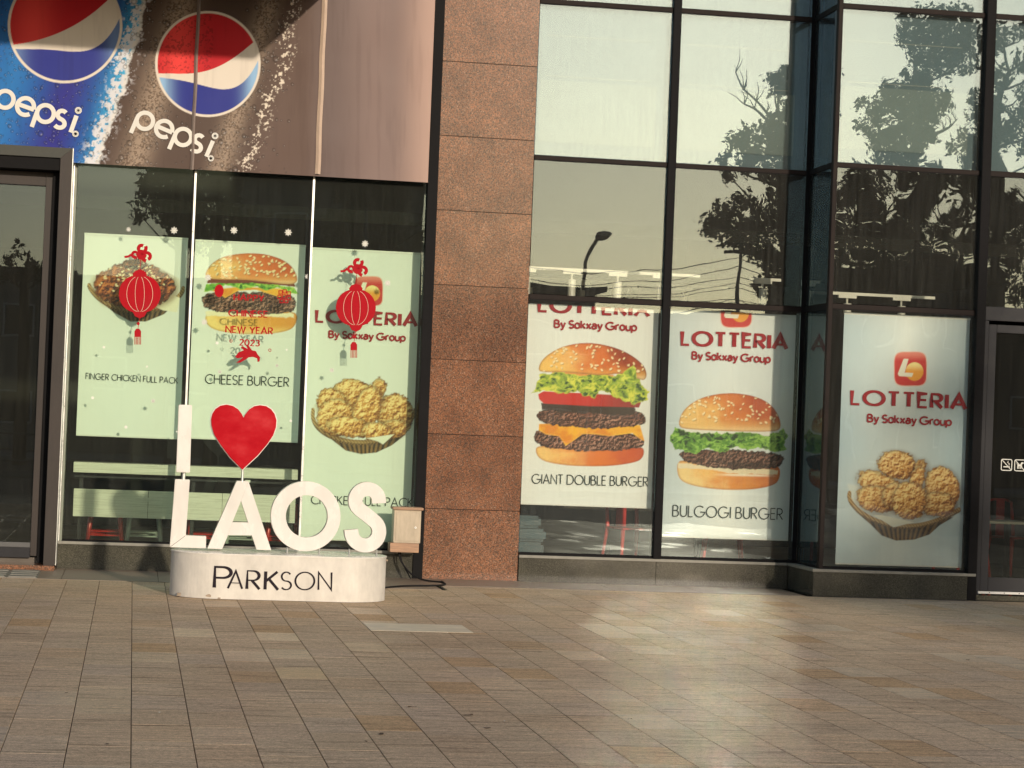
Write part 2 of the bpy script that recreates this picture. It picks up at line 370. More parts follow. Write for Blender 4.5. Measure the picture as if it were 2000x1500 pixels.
def soft(pts, n=3):                      # rounds the corners of an outline
    q = np.array(pts, float)
    for _ in range(n):
        r_ = np.roll(q, -1, 0); q = np.stack([q*.75+r_*.25, q*.25+r_*.75], 1).reshape(-1, 2)
    c = q.mean(0); return [tuple(k) for k in c+(q-c)*1.02]
def bun(p, pts, lit=1.0, seeds=60, seed=1, c=((248, 196, 100), (222, 112, 38), (150, 50, 18)), seedbox=None, flatlow=.42):
    pts = soft(pts, 2); m, sd = p.poly(pts, .8)
    q = np.array(pts); x0, y0 = q.min(0); x1, y1 = q.max(0)
    u = (p.x-x0)/(x1-x0); v = (p.y-y0)/(y1-y0)
    t = np.clip(.08+.95*u+.35*(fbm(p.x*.05, p.y*.05, seed)-.5)+.25*(.4-v), 0, 1)
    c0, c1, c2 = (srgb(*k) for k in c)
    col = mix(mix(np.broadcast_to(c0, p.c.shape), c1, sm(.1, .5, t)), c2, sm(.55, .95, t))
    col = mix(col, mix(np.broadcast_to(c0, col.shape), srgb(252, 226, 170), sm(.8, 1, v)), sm(1-flatlow, 1.0, v)*.75)
    col = mix(col, c2*.55, sm(.0, 1, 1-np.clip(sd/5, 0, 1))*.55)
    gl = np.exp(-((u-.30)/.14)**2-((v-.42)/.22)**2)*(.6+.8*fbm(p.x*.15, p.y*.3, seed+6)); col = mix(col, srgb(255, 214, 130), np.clip(gl*.55, 0, 1))
    col = col*(.92+.16*fbm(p.x*.6, p.y*.6, seed+3))[..., None]
    p.lay(m, col*lit)
    r = np.random.default_rng(seed)
    for k in range(seeds):
        sx, sy = r.uniform(x0+4, x1-4), r.uniform(y0+2, y0+(y1-y0)*.80)
        L = r.uniform(2.2, 3.4); a = r.uniform(-1.2, 1.2)
        w = (np.abs(p.x-sx) < 9) & (np.abs(p.y-sy) < 9)
        if not w.any(): continue
        sub = Paint(p.x[w], p.y[w], 0); mm = m[w]
        ms, _ = sub.ell(sx+.8, sy+1.3, L, L*.62, .8, rot=a); p.c[w] = p.c[w]*(1-(.45*ms*mm)[..., None])
        ms, _ = sub.ell(sx, sy, L, L*.58, .7, rot=a); ms = ms*mm*(sd[w] > 1)
        p.c[w] = p.c[w]*(1-ms[..., None])+srgb(250, 226, 178)*ms[..., None]
def patty(p, pts, seed=1, dark=1.0, gloss=0.2):
    m, sd = p.poly(soft(pts, 2), .9, rough=4.0, rs=.16, seed=seed)
    h = fbm(p.x*.22, p.y*.26, seed+2, 4); hx = fbm(p.x*.22+.35, p.y*.26+.4, seed+2, 4)
    sh = np.clip((h-hx)*4+.5, 0, 1)
    col = mix(np.broadcast_to(srgb(46, 26, 20), p.c.shape), srgb(128, 78, 62), sh)
    col = mix(col, srgb(206, 158, 138), sm(.68, .95, sh)*.7*np.clip(fbm(p.x*.04, p.y*.06, seed+8)*2.6-.7, 0, 1))
    col = col*(.65+.7*fbm(p.x*.05, p.y*.09, seed+12, 2))[..., None]
    col = mix(col, srgb(22, 12, 10), sm(0, 1, 1-np.clip(sd/6, 0, 1))*.6)
    p.lay(m, col*dark)
def lettuce(p, pts, seed=1, light=(196, 208, 66), mid=(110, 150, 40), dark=(38, 70, 26), rough=5):
    m, sd = p.poly(pts, .9, rough=rough, rs=.10, seed=seed)
    wx, wy = p.x+14*(fbm(p.x*.05, p.y*.07, seed+9)-.5), p.y+16*(fbm(p.x*.05+9, p.y*.06, seed+4)-.5)
    f1 = fbm(wx*.085, wy*.11, seed+1, 3); rid = 1-np.abs(f1-.5)*5.5; rid = np.clip(.45*rid+.75*fbm(wx*.06+3, wy*.10, seed+21, 2)+.25*(fbm(p.x*.4, p.y*.4, seed+2)-.5)-.05, 0, 1)
    col = mix(np.broadcast_to(srgb(*dark), p.c.shape), srgb(*mid), sm(.1, .5, rid)); col = mix(col, srgb(*light), sm(.5, .85, rid))
    edge = 1-np.clip(sd/3.0, 0, 1); col = mix(col, srgb(*light)*1.05, edge*.5)
    p.lay(m, col)
def cheese(p, pts, c=(248, 180, 44)):
    m, sd = p.poly(pts, .7)
    u = fbm(p.x*.04, p.y*.05, 6); col = mix(np.broadcast_to(srgb(*c), p.c.shape), srgb(222, 118, 24), sm(.4, .7, u)*.7)
    col = mix(col, srgb(255, 214, 100), np.exp(-np.maximum(sd, 0)/1.5)*.5); p.lay(m, col)
def crust(p, blob_list, seed=1, tone=1.0, c=((120, 68, 26), (214, 150, 70), (252, 220, 150))):
    """fried pieces: each blob (cx, cy, rx, ry, rot) is craggy, lit from the upper left"""
    for k, (cx, cy, rx, ry, rot) in enumerate(blob_list):
        m, sd = p.ell(cx, cy, rx, ry, .9, 2.2, rough=4.2, rs=.17, seed=seed+k*7, rot=rot)
        h = fbm(p.x*.15, p.y*.15, seed+k*11, 5); hx = fbm(p.x*.15+.22, p.y*.15+.34, seed+k*11, 5)
        vor = np.abs(fbm(p.x*.33, p.y*.33, seed+k*5+2)-.5)*2
        nx = (p.x-cx)/rx*.35+(p.y-cy)/ry*.55
        sh = np.clip((h-hx)*2.9+.60-nx*.50-sm(.0, .14, .14-vor)*.18, 0, 1)
        c0, c1, c2 = (srgb(*q) for q in c)
        col = mix(mix(np.broadcast_to(c0, p.c.shape), c1, sm(0, .5, sh)), c2, sm(.5, 1, sh))
        col = mix(col, srgb(70, 32, 12), (1-np.clip(sd/7, 0, 1))**1.5*.75)
        ao, sa = p.ell(cx+2, cy+3, rx+5, ry+5, 5, 2.2, rot=rot); p.mul(ao*sm(.0, .1, np.abs(p.c-PAPER).sum(-1))*.55, (.45, .35, .28))
        p.lay(m, col*tone)
def basket(p, rim, low, seed=2, c=((46, 32, 20), (132, 98, 58))):
    """woven dish: rim is the front rim, left to right; low the lower outline of the body, right to left"""
    rim = np.array(rim, float); low = np.array(low, float); n = len(rim)
    t = np.linspace(0, n-1, 60); fit = [np.polyval(np.polyfit(np.arange(n), rim[:, k], min(4, n-1)), t) for k in (0, 1)]; rim = np.stack(fit, 1)
    m, sd = p.poly(list(map(tuple, rim[8:-8]))+list(map(tuple, low)), .8)
    x0, x1, y0, y1 = low[:, 0].min(), low[:, 0].max(), rim[:, 1].min(), low[:, 1].max(); cx = (x0+x1)/2
    fan = np.arctan2(p.x-cx, 90+(y1-p.y))*52
    rib = sm(.15, .85, .5+.5*np.sin(fan*1.5)); t_ = np.clip(.75*rib+.4*(fbm(p.x*.25, p.y*.25, seed)-.5), 0, 1)
    col = mix(np.broadcast_to(srgb(*c[0]), p.c.shape), srgb(*c[1]), t_)*(.75+.7*(p.y-y0)/(y1-y0+1))[..., None]
    p.lay(m, col*np.clip(1.15-.5*np.abs(p.x-cx)/(x1-x0+1)*2, .4, 1.2)[..., None])
    for off, wd, a, b in ((3.2, 3.6, (62, 42, 24), (150, 112, 66)), (0, 3.4, (112, 80, 46), (214, 176, 118))):
        ds = np.full(p.x.shape, 1e9)
        for k in range(len(rim)-1):
            A, B = rim[k]+(0, off), rim[k+1]+(0, off); d = B-A; L = d@d+1e-9; q = np.clip(((p.x-A[0])*d[0]+(p.y-A[1])*d[1])/L, 0, 1)
            ds = np.minimum(ds, np.hypot(p.x-A[0]-d[0]*q, p.y-A[1]-d[1]*q))
        tw = .5+.5*np.sin((p.x*1.0+p.y*(.9 if off else -.9))*1.05); p.lay(sm(wd+.6, wd-.6, ds), mix(np.broadcast_to(srgb(*a), p.c.shape), srgb(*b), tw))
def roundsq(p, x0, x1, y0, y1, ylim=None):
    """the square red emblem: white slanted letter and an orange ball"""
    cx, cy, rx, ry = (x0+x1)/2, (y0+y1)/2, (x1-x0)/2, (y1-y0)/2
    S = rx/31
    m, sd = p.ell(cx, cy, rx+1.6*S, ry+1.6*S, .7, 4.5); p.lay(m, srgb(235, 190, 175))
    m, sd = p.ell(cx, cy, rx, ry, .7, 4.5)
    v = (p.y-y0)/(y1-y0); p.lay(m, mix(np.broadcast_to(srgb(205, 45, 42), p.c.shape), srgb(240, 150, 130), sm(.28, .02, v)*.7))
    bx, by, br = cx+rx*.26, cy+ry*.16, rx*.56
    mb, _ = p.ell(bx, by, br, br*1.04, .7)
    vv = (p.y-by)/br; p.lay(mb*m, mix(np.broadcast_to(srgb(238, 158, 44), p.c.shape), srgb(250, 226, 150), sm(.1, -.9, vv)))
    ml, _ = p.poly([(cx-rx*.42, cy-ry*.62), (cx-rx*.12, cy-ry*.60), (cx-rx*.36, cy+ry*.22), (cx+rx*.18, cy+ry*.25), (cx+rx*.10, cy+ry*.48), (cx-rx*.70, cy+ry*.44), (cx-rx*.80, cy+ry*.30)], .7)
    p.lay(ml, srgb(238, 232, 214))

def sheet(name, X0, X1, Z0, Z1, Y, res, paint, mat, parent, curl=0.0, seed=1):
    nx, nz = int((X1-X0)*res)+1, int((Z1-Z0)*res)+1
    X, Z = np.meshgrid(np.linspace(X0, X1, nx), np.linspace(Z0, Z1, nz))
    px, py = pix(X, Y, Z); col = np.clip(paint(px, py, (X-X0)/(X1-X0), (Z-Z0)/(Z1-Z0)), 0, 1)
    Yd = Y+curl*(fbm(X*1.3, Z*.8, seed, 2)-.5)
    v = np.stack([X, Yd, Z], -1).reshape(-1, 3)
    i = np.arange(nx*nz).reshape(nz, nx)
    q = np.stack([i[:-1, :-1], i[:-1, 1:], i[1:, 1:], i[1:, :-1]], -1).reshape(-1, 4)
    me = bpy.data.meshes.new(name); me.vertices.add(len(v)); me.vertices.foreach_set('co', v.ravel())
    me.loops.add(q.size); me.loops.foreach_set('vertex_index', q.ravel()); me.polygons.add(len(q))
    me.polygons.foreach_set('loop_start', np.arange(0, q.size, 4)); me.update(calc_edges=True)
    a = me.color_attributes.new('print', 'FLOAT_COLOR', 'POINT')
    a.data.foreach_set('color', np.concatenate([col.reshape(-1, 3), np.ones((nx*nz, 1))], 1).ravel())
    me.polygons.foreach_set('use_smooth', [True]*len(me.polygons))
    return link(name, me, mat, parent)

# ------------------------------------------------------------------ lettering drawn with strokes
def arc(cx, cy, rx, ry, a0, a1, n=14):
    return [(cx+rx*math.cos(R(a0+(a1-a0)*k/n)), cy+ry*math.sin(R(a0+(a1-a0)*k/n))) for k in range(n+1)]
GL = {
 'A': (.74, [[(0, 0), (.37, 1), (.74, 0)], [(.12, .32), (.62, .32)]]),
 'B': (.56, [[(0, 0), (0, 1)], [(0, 1), (.24, 1)]+arc(.24, .765, .235, .235, 90, -90)+[(0, .53)], [(0, .53), (.28, .53)]+arc(.28, .265, .27, .265, 90, -90)+[(0, 0)]]),
 'C': (.80, [arc(.5, .5, .5, .5, 48, 312, 22)]),
 'D': (.76, [[(0, 0), (0, 1), (.27, 1)]+arc(.27, .5, .49, .5, 90, -90)+[(0, 0)]]),
 'E': (.44, [[(.44, 1), (0, 1), (0, 0), (.44, 0)], [(0, .53), (.40, .53)]]),
 'F': (.42, [[(.42, 1), (0, 1), (0, 0)], [(0, .53), (.38, .53)]]),
 'G': (.98, [arc(.5, .5, .5, .5, 48, 355, 24)+[(.56, .46)]]),
 'H': (.62, [[(0, 0), (0, 1)], [(.62, 0), (.62, 1)], [(0, .53), (.62, .53)]]),
 'I': (.02, [[(.01, 0), (.01, 1)]]),
 'K': (.56, [[(0, 0), (0, 1)], [(.50, 1), (.03, .47)], [(.14, .60), (.56, 0)]]),
 'L': (.40, [[(0, 1), (0, 0), (.40, 0)]]),
 'N': (.68, [[(0, 0), (0, 1), (.68, 0), (.68, 1)]]),
 'O': (1.0, [arc(.5, .5, .5, .5, 90, 450, 28)]),
 'P': (.50, [[(0, 0), (0, 1), (.24, 1)]+arc(.24, .74, .26, .26, 90, -90)+[(0, .48)]]),
 'R': (.54, [[(0, 0), (0, 1), (.24, 1)]+arc(.24, .74, .26, .26, 90, -90)+[(0, .48)], [(.2, .48), (.54, 0)]]),
 'S': (.52, [arc(.26, .745, .24, .255, 30, 270, 14)+arc(.26, .245, .26, .245, 90, -150, 14)[1:]]),
 'T': (.54, [[(0, 1), (.54, 1)], [(.27, 1), (.27, 0)]]),
 'U': (.60, [[(0, 1), (0, .3)]+arc(.3, .3, .3, .3, 180, 360)+[(.6, 1)]]),
 'W': (1.0, [[(0, 1), (.26, 0), (.5, 1), (.74, 0), (1, 1)]]),
 'Y': (.64, [[(0, 1), (.32, .48), (.64, 1)], [(.32, .48), (.32, 0)]]),
 'a': (.50, [arc(.23, .21, .22, .21, 90, 450, 16), [(.06, .60)]+arc(.25, .47, .22, .23, 120, 0, 8)+[(.47, 0)]]),
 'k': (.46, [[(0, 0), (0, 1.05)], [(.42, .70), (.03, .33)], [(.13, .42), (.46, 0)]]),
 'o': (.54, [arc(.27, .35, .27, .35, 90, 450, 18)]),
 'p': (.54, [[(0, .70), (0, -.32)], arc(.27, .35, .27, .35, 90, 450, 18)]),
 'r': (.32, [[(0, 0), (0, .70)], [(0, .42)]+arc(.26, .42, .26, .28, 160, 75, 6)]),
 'u': (.50, [[(0, .70), (0, .25)]+arc(.25, .25, .25, .25, 180, 360, 10)+[(.5, .70)], [(.5, .3), (.5, 0)]]),
 'x': (.48, [[(0, .70), (.48, 0)], [(0, 0), (.48, .70)]]),
 'y': (.50, [[(0, .70), (.26, .02)], [(.50, .70), (.20, -.22), (.0, -.30)]]),
 '2': (.50, [arc(.25, .74, .24, .26, 165, -20, 10)+[(.02, 0), (.50, 0)]]),
 '0': (.56, [arc(.28, .5, .28, .5, 90, 450, 20)]),
 '3': (.48, [arc(.23, .76, .22, .24, 150, -90, 10)+arc(.23, .27, .25, .27, 90, -150, 12)[1:]]),
}
def ribbon(mb, pts, w, y, wfun=None, to=None):
    """a flat band along pts (metres, X/Z); wfun gives the width from the stroke direction"""
    pts = [np.array(q, float) for q in pts]
    clean = [pts[0]]
    for q in pts[1:]:
        if np.hypot(*(q-clean[-1])) > 1e-5: clean.append(q)
    pts = clean; n = len(pts)
    if n < 2: return
    closed = np.hypot(*(pts[0]-pts[-1])) < 1e-4
    dirs = [(pts[i+1]-pts[i])/np.hypot(*(pts[i+1]-pts[i])) for i in range(n-1)]
    V = []
    for i in range(n):
        if i == 0: d0 = d1 = dirs[0]
        elif i == n-1: d0 = d1 = dirs[-1]
        else: d0, d1 = dirs[i-1], dirs[i]
        if closed and i in (0, n-1): d0, d1 = dirs[-1], dirs[0]
        t = d0+d1; L = np.hypot(*t); t = t/L if L > 1e-6 else d0
        nrm = np.array([-t[1], t[0]]); c = max(.45, abs(nrm@np.array([-d1[1], d1[0]])))
        ww = (wfun(d1) if wfun else w)/2/c
        V += [pts[i]+nrm*ww, pts[i]-nrm*ww]
    Fc = [(2*i, 2*i+1, 2*i+3, 2*i+2) for i in range(n-1)]
    mb.add([(q[0], y, q[1]) if to is None else to(q[0], q[1], y) for q in V], Fc)
def layout(s, gap, sp=.34):
    x = 0; o = []
    for ch in s:
        if ch == ' ': x += sp; continue
        wd, st = GL[ch]; o.append((x, ch)); x += wd+gap
    return o, x-gap
def text_mb(s, A, B, cap, y, wv, wh=None, gap=.18, sp=.36, zmax=None, to=None, skew=0.0):
    """the string s from baseline point A to B (metres, X/Z) with capital height cap; wv, wh: widths of upright and level strokes"""
    wh = wh if wh is not None else wv
    lay, W = layout(s, gap, sp); mb = MB(); A = np.array(A); B = np.array(B); ex = (B-A)/W; e = ex/np.hypot(*ex); up = np.array([-e[1], e[0]])*cap+e*skew*cap
    k = 0
    for x, ch in lay:
        for st in GL[ch][1]:
            pts = [A+ex*(x+q[0])+up*q[1] for q in st]
            if len(pts) > 1: ribbon(mb, pts, wv, y-.0004*(k % 7), (lambda d: wh+(wv-wh)*abs(d@up)/cap) if wh != wv else None, to)
            k += 1
    if zmax is not None: mb.v = [(a, b, min(c, zmax)) for a, b, c in mb.v]
    return mb
def text_px(name, s, l, r, cap, Y, mat, parent, wv, wh=None, **kw):
    A, B = P(*l, Y), P(*r, Y); m = (D+Y)/F*1.02
    return text_mb(s, A, B, cap*m, Y, wv*m, None if wh is None else wh*m, **kw).build(name, mat, parent)

# ================================================================== THE SETTING: ground, paving, street
def sheet_obj(name, mat, x0, x1, y0, y1, z, **kw):
    return MB().add([(x0, y0, z), (x1, y0, z), (x1, y1, z), (x0, y1, z)], [(0, 1, 2, 3)]).build(name, mat, None, **kw)
M['earth'] = simple('dry_ground', (.17, .15, .12), .9, var=.2, scale=.5)
sheet_obj('ground', M['earth'], -500, 500, -600, 60, -.06, label='dry bare ground stretching away round the plaza', kind='structure')
ZT = (5.98, 4.365, 2.93); LEDGE = .275
XL0, XL1, XP0, XP1, XC, XB = -.69, 2.965, 2.97, 3.955, 6.90, 8.43      # window wall, pillar, inner corner, bay mullion
YB, YG = -.95, -.88                                                     # bay plinth front and bay glass
plaza = MB().box(-30, 30, -29.0, 8.0, -.05, -.011).build('plaza_floor', M['joint'], label='plaza of grey brown stone slabs before the shop', kind='structure')
STEP, LEN = .298, .60
def paver_faces(hx, hy, c=.0014, t=.012):
    v = [(-hx, -hy, -t), (hx, -hy, -t), (hx, hy, -t), (-hx, hy, -t), (-hx, -hy, -c), (hx, -hy, -c), (hx, hy, -c), (-hx, hy, -c),
         (-hx+c, -hy+c, 0), (hx-c, -hy+c, 0), (hx-c, hy-c, 0), (-hx+c, hy-c, 0)]
    f = [(8, 9, 10, 11)]
    for i in range(4):
        j = (i+1) % 4; f += [(i, j, j+4, i+4), (i+4, j+4, j+8, i+8)]
    return v, f
slabs = []
COVER = (1.843, 2.64, -5.92, -5.26)
pr = random.Random(5)
cov = (G(712, 1217), G(918, 1236))
for c in range(-34, 46):
    x = .055+STEP*(c+.5); y1 = -1.52 if x < 3.0 else -.975
    y = y1-pr.uniform(.1, .6); first = True
    top = y1
    while top > -28.5:
        bot = y if first else top-LEN; first = False
        for t1, b1 in (((top, bot),) if not (1.84 < x < 2.74) or bot > COVER[3] or top < COVER[2] else ((top, COVER[3]), (COVER[2], bot))):
            if t1-b1 > .02: slabs.append((x, (t1+b1)/2, (t1-b1)/2-.0006))
        top = bot
def seen(s):
    q = [pix(np.array(s[0]+a*STEP/2), np.array(s[1]+b*s[2]), np.array(0.)) for a in (-1, 1) for b in (-1, 1)]
    xs = [float(k[0]) for k in q]; ys = [float(k[1]) for k in q]
    if max(xs) < 0 or min(xs) > 2000 or min(ys) > 1500 or s[1] < -15: return 0
    return (max(ys)-min(ys))*STEP*F/(D+s[1])
slabs.sort(key=lambda s: -seen(s))
full = bpy.data.meshes.new('paver'); full.from_pydata(*[paver_faces(STEP/2-.0022, LEN/2-.0006)[i] if i != 1 else [] for i in (0, 1)], paver_faces(STEP/2-.0022, LEN/2-.0006)[1]); full.materials.append(M['paver'])
field = MB(); rnd = []; far = MB()
n_ind = 0
for k, (x, y, h) in enumerate(slabs):
    tz = pr.uniform(-.0003, .0003); tx, ty = pr.gauss(0, .0004), pr.gauss(0, .0012)
    if n_ind < 300 and abs(h-(LEN/2-.0006)) < 1e-4 and seen((x, y, h)) > 0:
        o = bpy.data.objects.new('paver', full); COL.link(o); o.parent = plaza; o.location = (x, y, tz); o.rotation_euler = (tx, ty, 0); n_ind += 1
    else:
        v, f = paver_faces(STEP/2-.0022, h)
        if y < -15.5: far.add([(x+a, y+b, c+tz) for a, b, c in v], f); continue
        field.add([(x+a, y+b, c+tz+a*-ty+b*tx) for a, b, c in v], f); rnd += [pr.random()]*len(f)
far.build('paver_field', simple('matte_far_paver', (.30, .26, .21), .95, var=.2, scale=3, spec=.05), plaza, kind='stuff')  # far slabs given a matte finish to keep sun glare out of the panes
fo = field.build('paver_field', M['paver_field'], plaza, kind='stuff')
at = fo.data.attributes.new('rnd', 'FLOAT', 'FACE'); at.data.foreach_set('value', rnd[:len(fo.data.polygons)])
# two pale slabs let into the paving
cv = empty('access_cover', (2.24, -5.6, 0), 'pale rectangular access cover let into the paving before the sign', 'cover')
MB().box(COVER[0]+.004, COVER[1], COVER[2]+.004, COVER[3]-.004, -.0100, .0012).build('cover_slab', M['cover'], cv, bevel=.001)
box('filler_strip', M['paver'], cv, COVER[1]+.004, 2.735, COVER[2]+.002, COVER[3]-.002, -.0105, 0)
# smooth stone border against the building
border = MB().box(-6, 2.985, -1.5, .3, -.0108, -.006).box(2.987, 6.75, -.955, .3, -.0108, -.006).build('border_strip', M['joint'], label='smooth dark stone border along the foot of the shop', kind='structure')
x = -6.0
while x < 6.7:
    x1 = min(x+.9, 6.74); y0 = -1.5 if x < 2.9 else -.952
    if x < 2.98 < x1: x1 = 2.98
    MB().box(x+.002, x1-.002, y0, .02, -.006, .002+pr.uniform(0, .001)).build('border_slab', M['strip'], border, bevel=.002); x = x1
# street behind the camera
MB().box(-120, 120, -46, -31, -.055, -.04).build('road', M['asphalt'], label='asphalt street running past the plaza', kind='structure')
for y in (-30.9, -46.2):
    MB().box(-120, 120, y-.1, y+.1, -.055, .10).build('kerb', M['kerb'], bevel=.02, label='concrete kerb beside the plaza' if y > -40 else 'concrete kerb across the street', kind='structure')
MB().box(-120, 120, -56, -46.3, -.055, .06).build('pavement', M['kerb'], label='concrete pavement across the street', kind='structure')

# ================================================================== THE SHOP INTERIOR
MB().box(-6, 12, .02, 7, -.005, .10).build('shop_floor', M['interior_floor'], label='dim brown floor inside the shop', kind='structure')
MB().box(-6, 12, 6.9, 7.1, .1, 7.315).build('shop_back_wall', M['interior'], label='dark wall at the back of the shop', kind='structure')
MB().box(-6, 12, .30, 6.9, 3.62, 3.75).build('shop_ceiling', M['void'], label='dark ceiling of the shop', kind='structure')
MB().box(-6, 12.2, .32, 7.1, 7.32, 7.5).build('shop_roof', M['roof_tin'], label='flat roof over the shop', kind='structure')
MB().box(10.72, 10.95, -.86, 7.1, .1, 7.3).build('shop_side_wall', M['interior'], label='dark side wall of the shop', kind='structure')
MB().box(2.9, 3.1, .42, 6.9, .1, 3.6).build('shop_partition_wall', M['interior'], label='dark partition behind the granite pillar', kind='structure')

# ================================================================== GRANITE PILLAR
pil = empty('granite_pillar', (3.46, 0, 0), 'speckled red brown granite pillar between the two shop windows', 'pillar')
box('pillar_core', M['joint'], pil, XP0+.012, XP1-.012, .012, .40, 0, 7.5)
zs = [0] + [.718+.763*k for k in range(9)]
for a, b in zip(zs[:-1], zs[1:]):
    box('granite_block', M['pink_granite'], pil, XP0, XP1, pr.uniform(-.001, .001), .405, a+.003, b-.003, bevel=.003)

# ================================================================== WINDOW WALL WITH GREEN GLASS
ww = empty('shop_window_wall', (1.1, 0, 0), 'three tall green tinted shop windows beside the granite pillar', 'window')
for a, b in ((XL0+.004, .52), (.523, 1.72), (1.723, XP0-.004)):
    box('plinth_slab', M['dark_granite'], ww, a, b, -.03, .10, 0, LEDGE-.03, bevel=.003)
box('window_ledge', M['ledge'], ww, XL0+.003, XP0-.003, -.045, .10, LEDGE-.028, LEDGE, bevel=.003)
XM = (.517, 1.706)
for x0, x1 in ((XL0+.045, XM[0]-.012), (XM[0]+.012, XM[1]-.012), (XM[1]+.012, XP0-.115)):
    box('glass_pane', M['glass_green'], ww, x0, x1, 0, .012, LEDGE+.022, 6.6)
for x in XM:
    mu = box('mullion', M['silver'], ww, x-.009, x+.011, -.028, .002, LEDGE+.001, 6.6, bevel=.002)
    box('gasket', M['rubber'], mu, x-.024, x-.0095, -.012, .016, LEDGE+.001, 6.6)
    box('glass_fin', M['silver'], mu, x-.006, x+.006, .016, .17, LEDGE+.001, 3.6)
box('jamb', M['black_metal'], ww, XP0-.105, XP0-.003, -.05, .14, 0.003, 6.7, bevel=.003)
box('jamb', M['silver'], ww, XL0+.006, XL0+.016, -.040, .03, LEDGE+.001, 6.6)
box('reflection_strip', simple('grey_green_reflection', (.20, .22, .17), .4), ww, XL0+.018, XL0+.040, .0, .30, LEDGE+.001, 6.6)  # added strip, its grey-green stands in for a pale reflection by the jamb
box('bottom_rail', M['black_metal'], ww, XL0+.045, XP0-.107, -.010, .03, LEDGE+.001, LEDGE+.020)
box('header', M['grey_metal'], ww, -6, XP0, -.04, .319, 6.62, 7.5)

# ================================================================== RIGHT CURTAIN WALL, SET BACK
cwl = empty('curtain_wall', (5.4, 0, 0), 'set back curtain wall of large mirror panes between pillar and corner', 'window')
for a, b in ((XP1+.004, 5.398), (5.401, XC-.095)):
    box('plinth_slab', M['dark_granite'], cwl, a, b, -.03, .10, 0, LEDGE-.03, bevel=.003)
box('window_ledge', M['ledge'], cwl, XP1+.003, XC-.05, -.045, .10, LEDGE-.028, LEDGE, bevel=.003)
def curtain(parent, xs, Y, gmats, mw=.042):
    """panes between the uprights xs at depth Y, with transoms, gaskets and pale spandrel backing"""
    for k in range(len(xs)-1):
        a, b = xs[k]+mw, xs[k+1]-mw
        rows = [(LEDGE+.03, ZT[2]-.032), (ZT[2]+.032, ZT[1]-.028), (ZT[1]+.028, ZT[0]-.028), (ZT[0]+.028, 7.3)]
        for j, (z0, z1) in enumerate(rows):
            box('glass_pane', gmats[0 if j < 2 else 1], parent, a, b, Y, Y+.012, z0, z1)
        for z, h in ((ZT[0], .024), (ZT[1], .022), (ZT[2], .026)):
            tr = box('transom', M['frame_brown'], parent, a, b, Y-.016, Y+.10, z-h, z+h, bevel=.003)
            box('gasket', M['rubber'], tr, a, b, Y-.004, Y+.02, z-h-.008, z-h-.0005)
        box('bottom_rail', M['black_metal'], parent, a, b, Y-.012, Y+.06, LEDGE+.001, LEDGE+.028)
        for z0, z1 in ((ZT[1]+.02, ZT[0]-.02), (ZT[0]+.02, 7.3)):
            sp = box('spandrel_panel', M['spandrel'], parent, a-.03, b+.03, Y+.085+.02, Y+.16, z0+.01, z1-.01)
            box('inner_board', M['spandrel_board'], sp, a+.05, b-.12, Y+.094, Y+.0975, z0+.16, z0+.80)
            n = 3
            for q in range(n):
                box('panel_rib', M['spandrel_rib'], sp, a+.1, a+(b-a)*.86, Y+.098, Y+.1045, z0+.42+.42*q, z0+.428+.42*q)
curtain(cwl, (XP1-.035, 5.404, XC-.005), 0, [M['glass_clear'], M['glass_spandrel']])
for x in (5.404,):
    box('mullion', M['black_metal'], cwl, x-.041, x+.041, -.055, .14, LEDGE+.001, 7.3, bevel=.004)
box('mullion', M['black_metal'], cwl, XC-.046, XC-.004, -.02, .14, LEDGE+.001, 7.3, bevel=.004)
box('header', M['grey_metal'], cwl, XP1+.004, XC-.056, -.06, .319, 7.301, 7.5)

# ================================================================== PROJECTING BAY
bay = empty('projecting_bay', (7.7, YB, 0), 'projecting glazed bay with wavy reflections next to the glass door', 'window')
box('plinth_slab', M['dark_granite'], bay, XC-.09, XB+.088, YB, YB+.12, 0, LEDGE-.03, bevel=.003)
box('plinth_slab', M['dark_granite'], bay, XC-.09, XC+.02, YB+.122, -.032, 0, LEDGE-.03, bevel=.003)
box('window_ledge', M['ledge'], bay, XC-.10, XB+.088, YB-.012, YB+.20, LEDGE-.028, LEDGE, bevel=.003)
box('window_ledge', M['ledge'], bay, XC-.10, XC+.05, YB+.202, -.046, LEDGE-.028, LEDGE, bevel=.003)
curtain(bay, (XC-.02, XB+.055), YG, [M['glass_wavy'], M['glass_spandrel_bay']])
box('mullion', M['frame_brown'], bay, XC-.022, XC+.022, YG-.02, YG+.06, LEDGE+.001, 7.3, bevel=.003)
box('mullion', M['black_metal'], bay, XB+.002, XB+.098, YG-.075, YG+.14, .004, 7.3, bevel=.004)
# the return pane between bay and set back wall
rows = [(LEDGE+.03, ZT[2]-.032), (ZT[2]+.032, ZT[1]-.028), (ZT[1]+.028, ZT[0]-.028), (ZT[0]+.028, 7.3)]
for z0, z1 in rows: box('return_pane', M['glass_clear'], bay, XC-.006, XC+.006, YG+.062, -.024, z0, z1)
for z, h in ((ZT[0], .027), (ZT[1], .027), (ZT[2], .031), (LEDGE+.015, .013)):
    box('return_rail', M['black_metal'], bay, XC-.02, XC+.03, YG+.062, -.024, z-h, z+h, bevel=.002)
for z0, z1 in ((ZT[1]+.03, ZT[0]-.03), (ZT[0]+.03, 7.3)):
    box('spandrel_panel', M['spandrel'], bay, XC+.045, XC+.14, YG+.165, .10, z0, z1)
box('header', M['grey_metal'], bay, XC-.055, 10.95, YG-.06, .319, 7.301, 7.5)

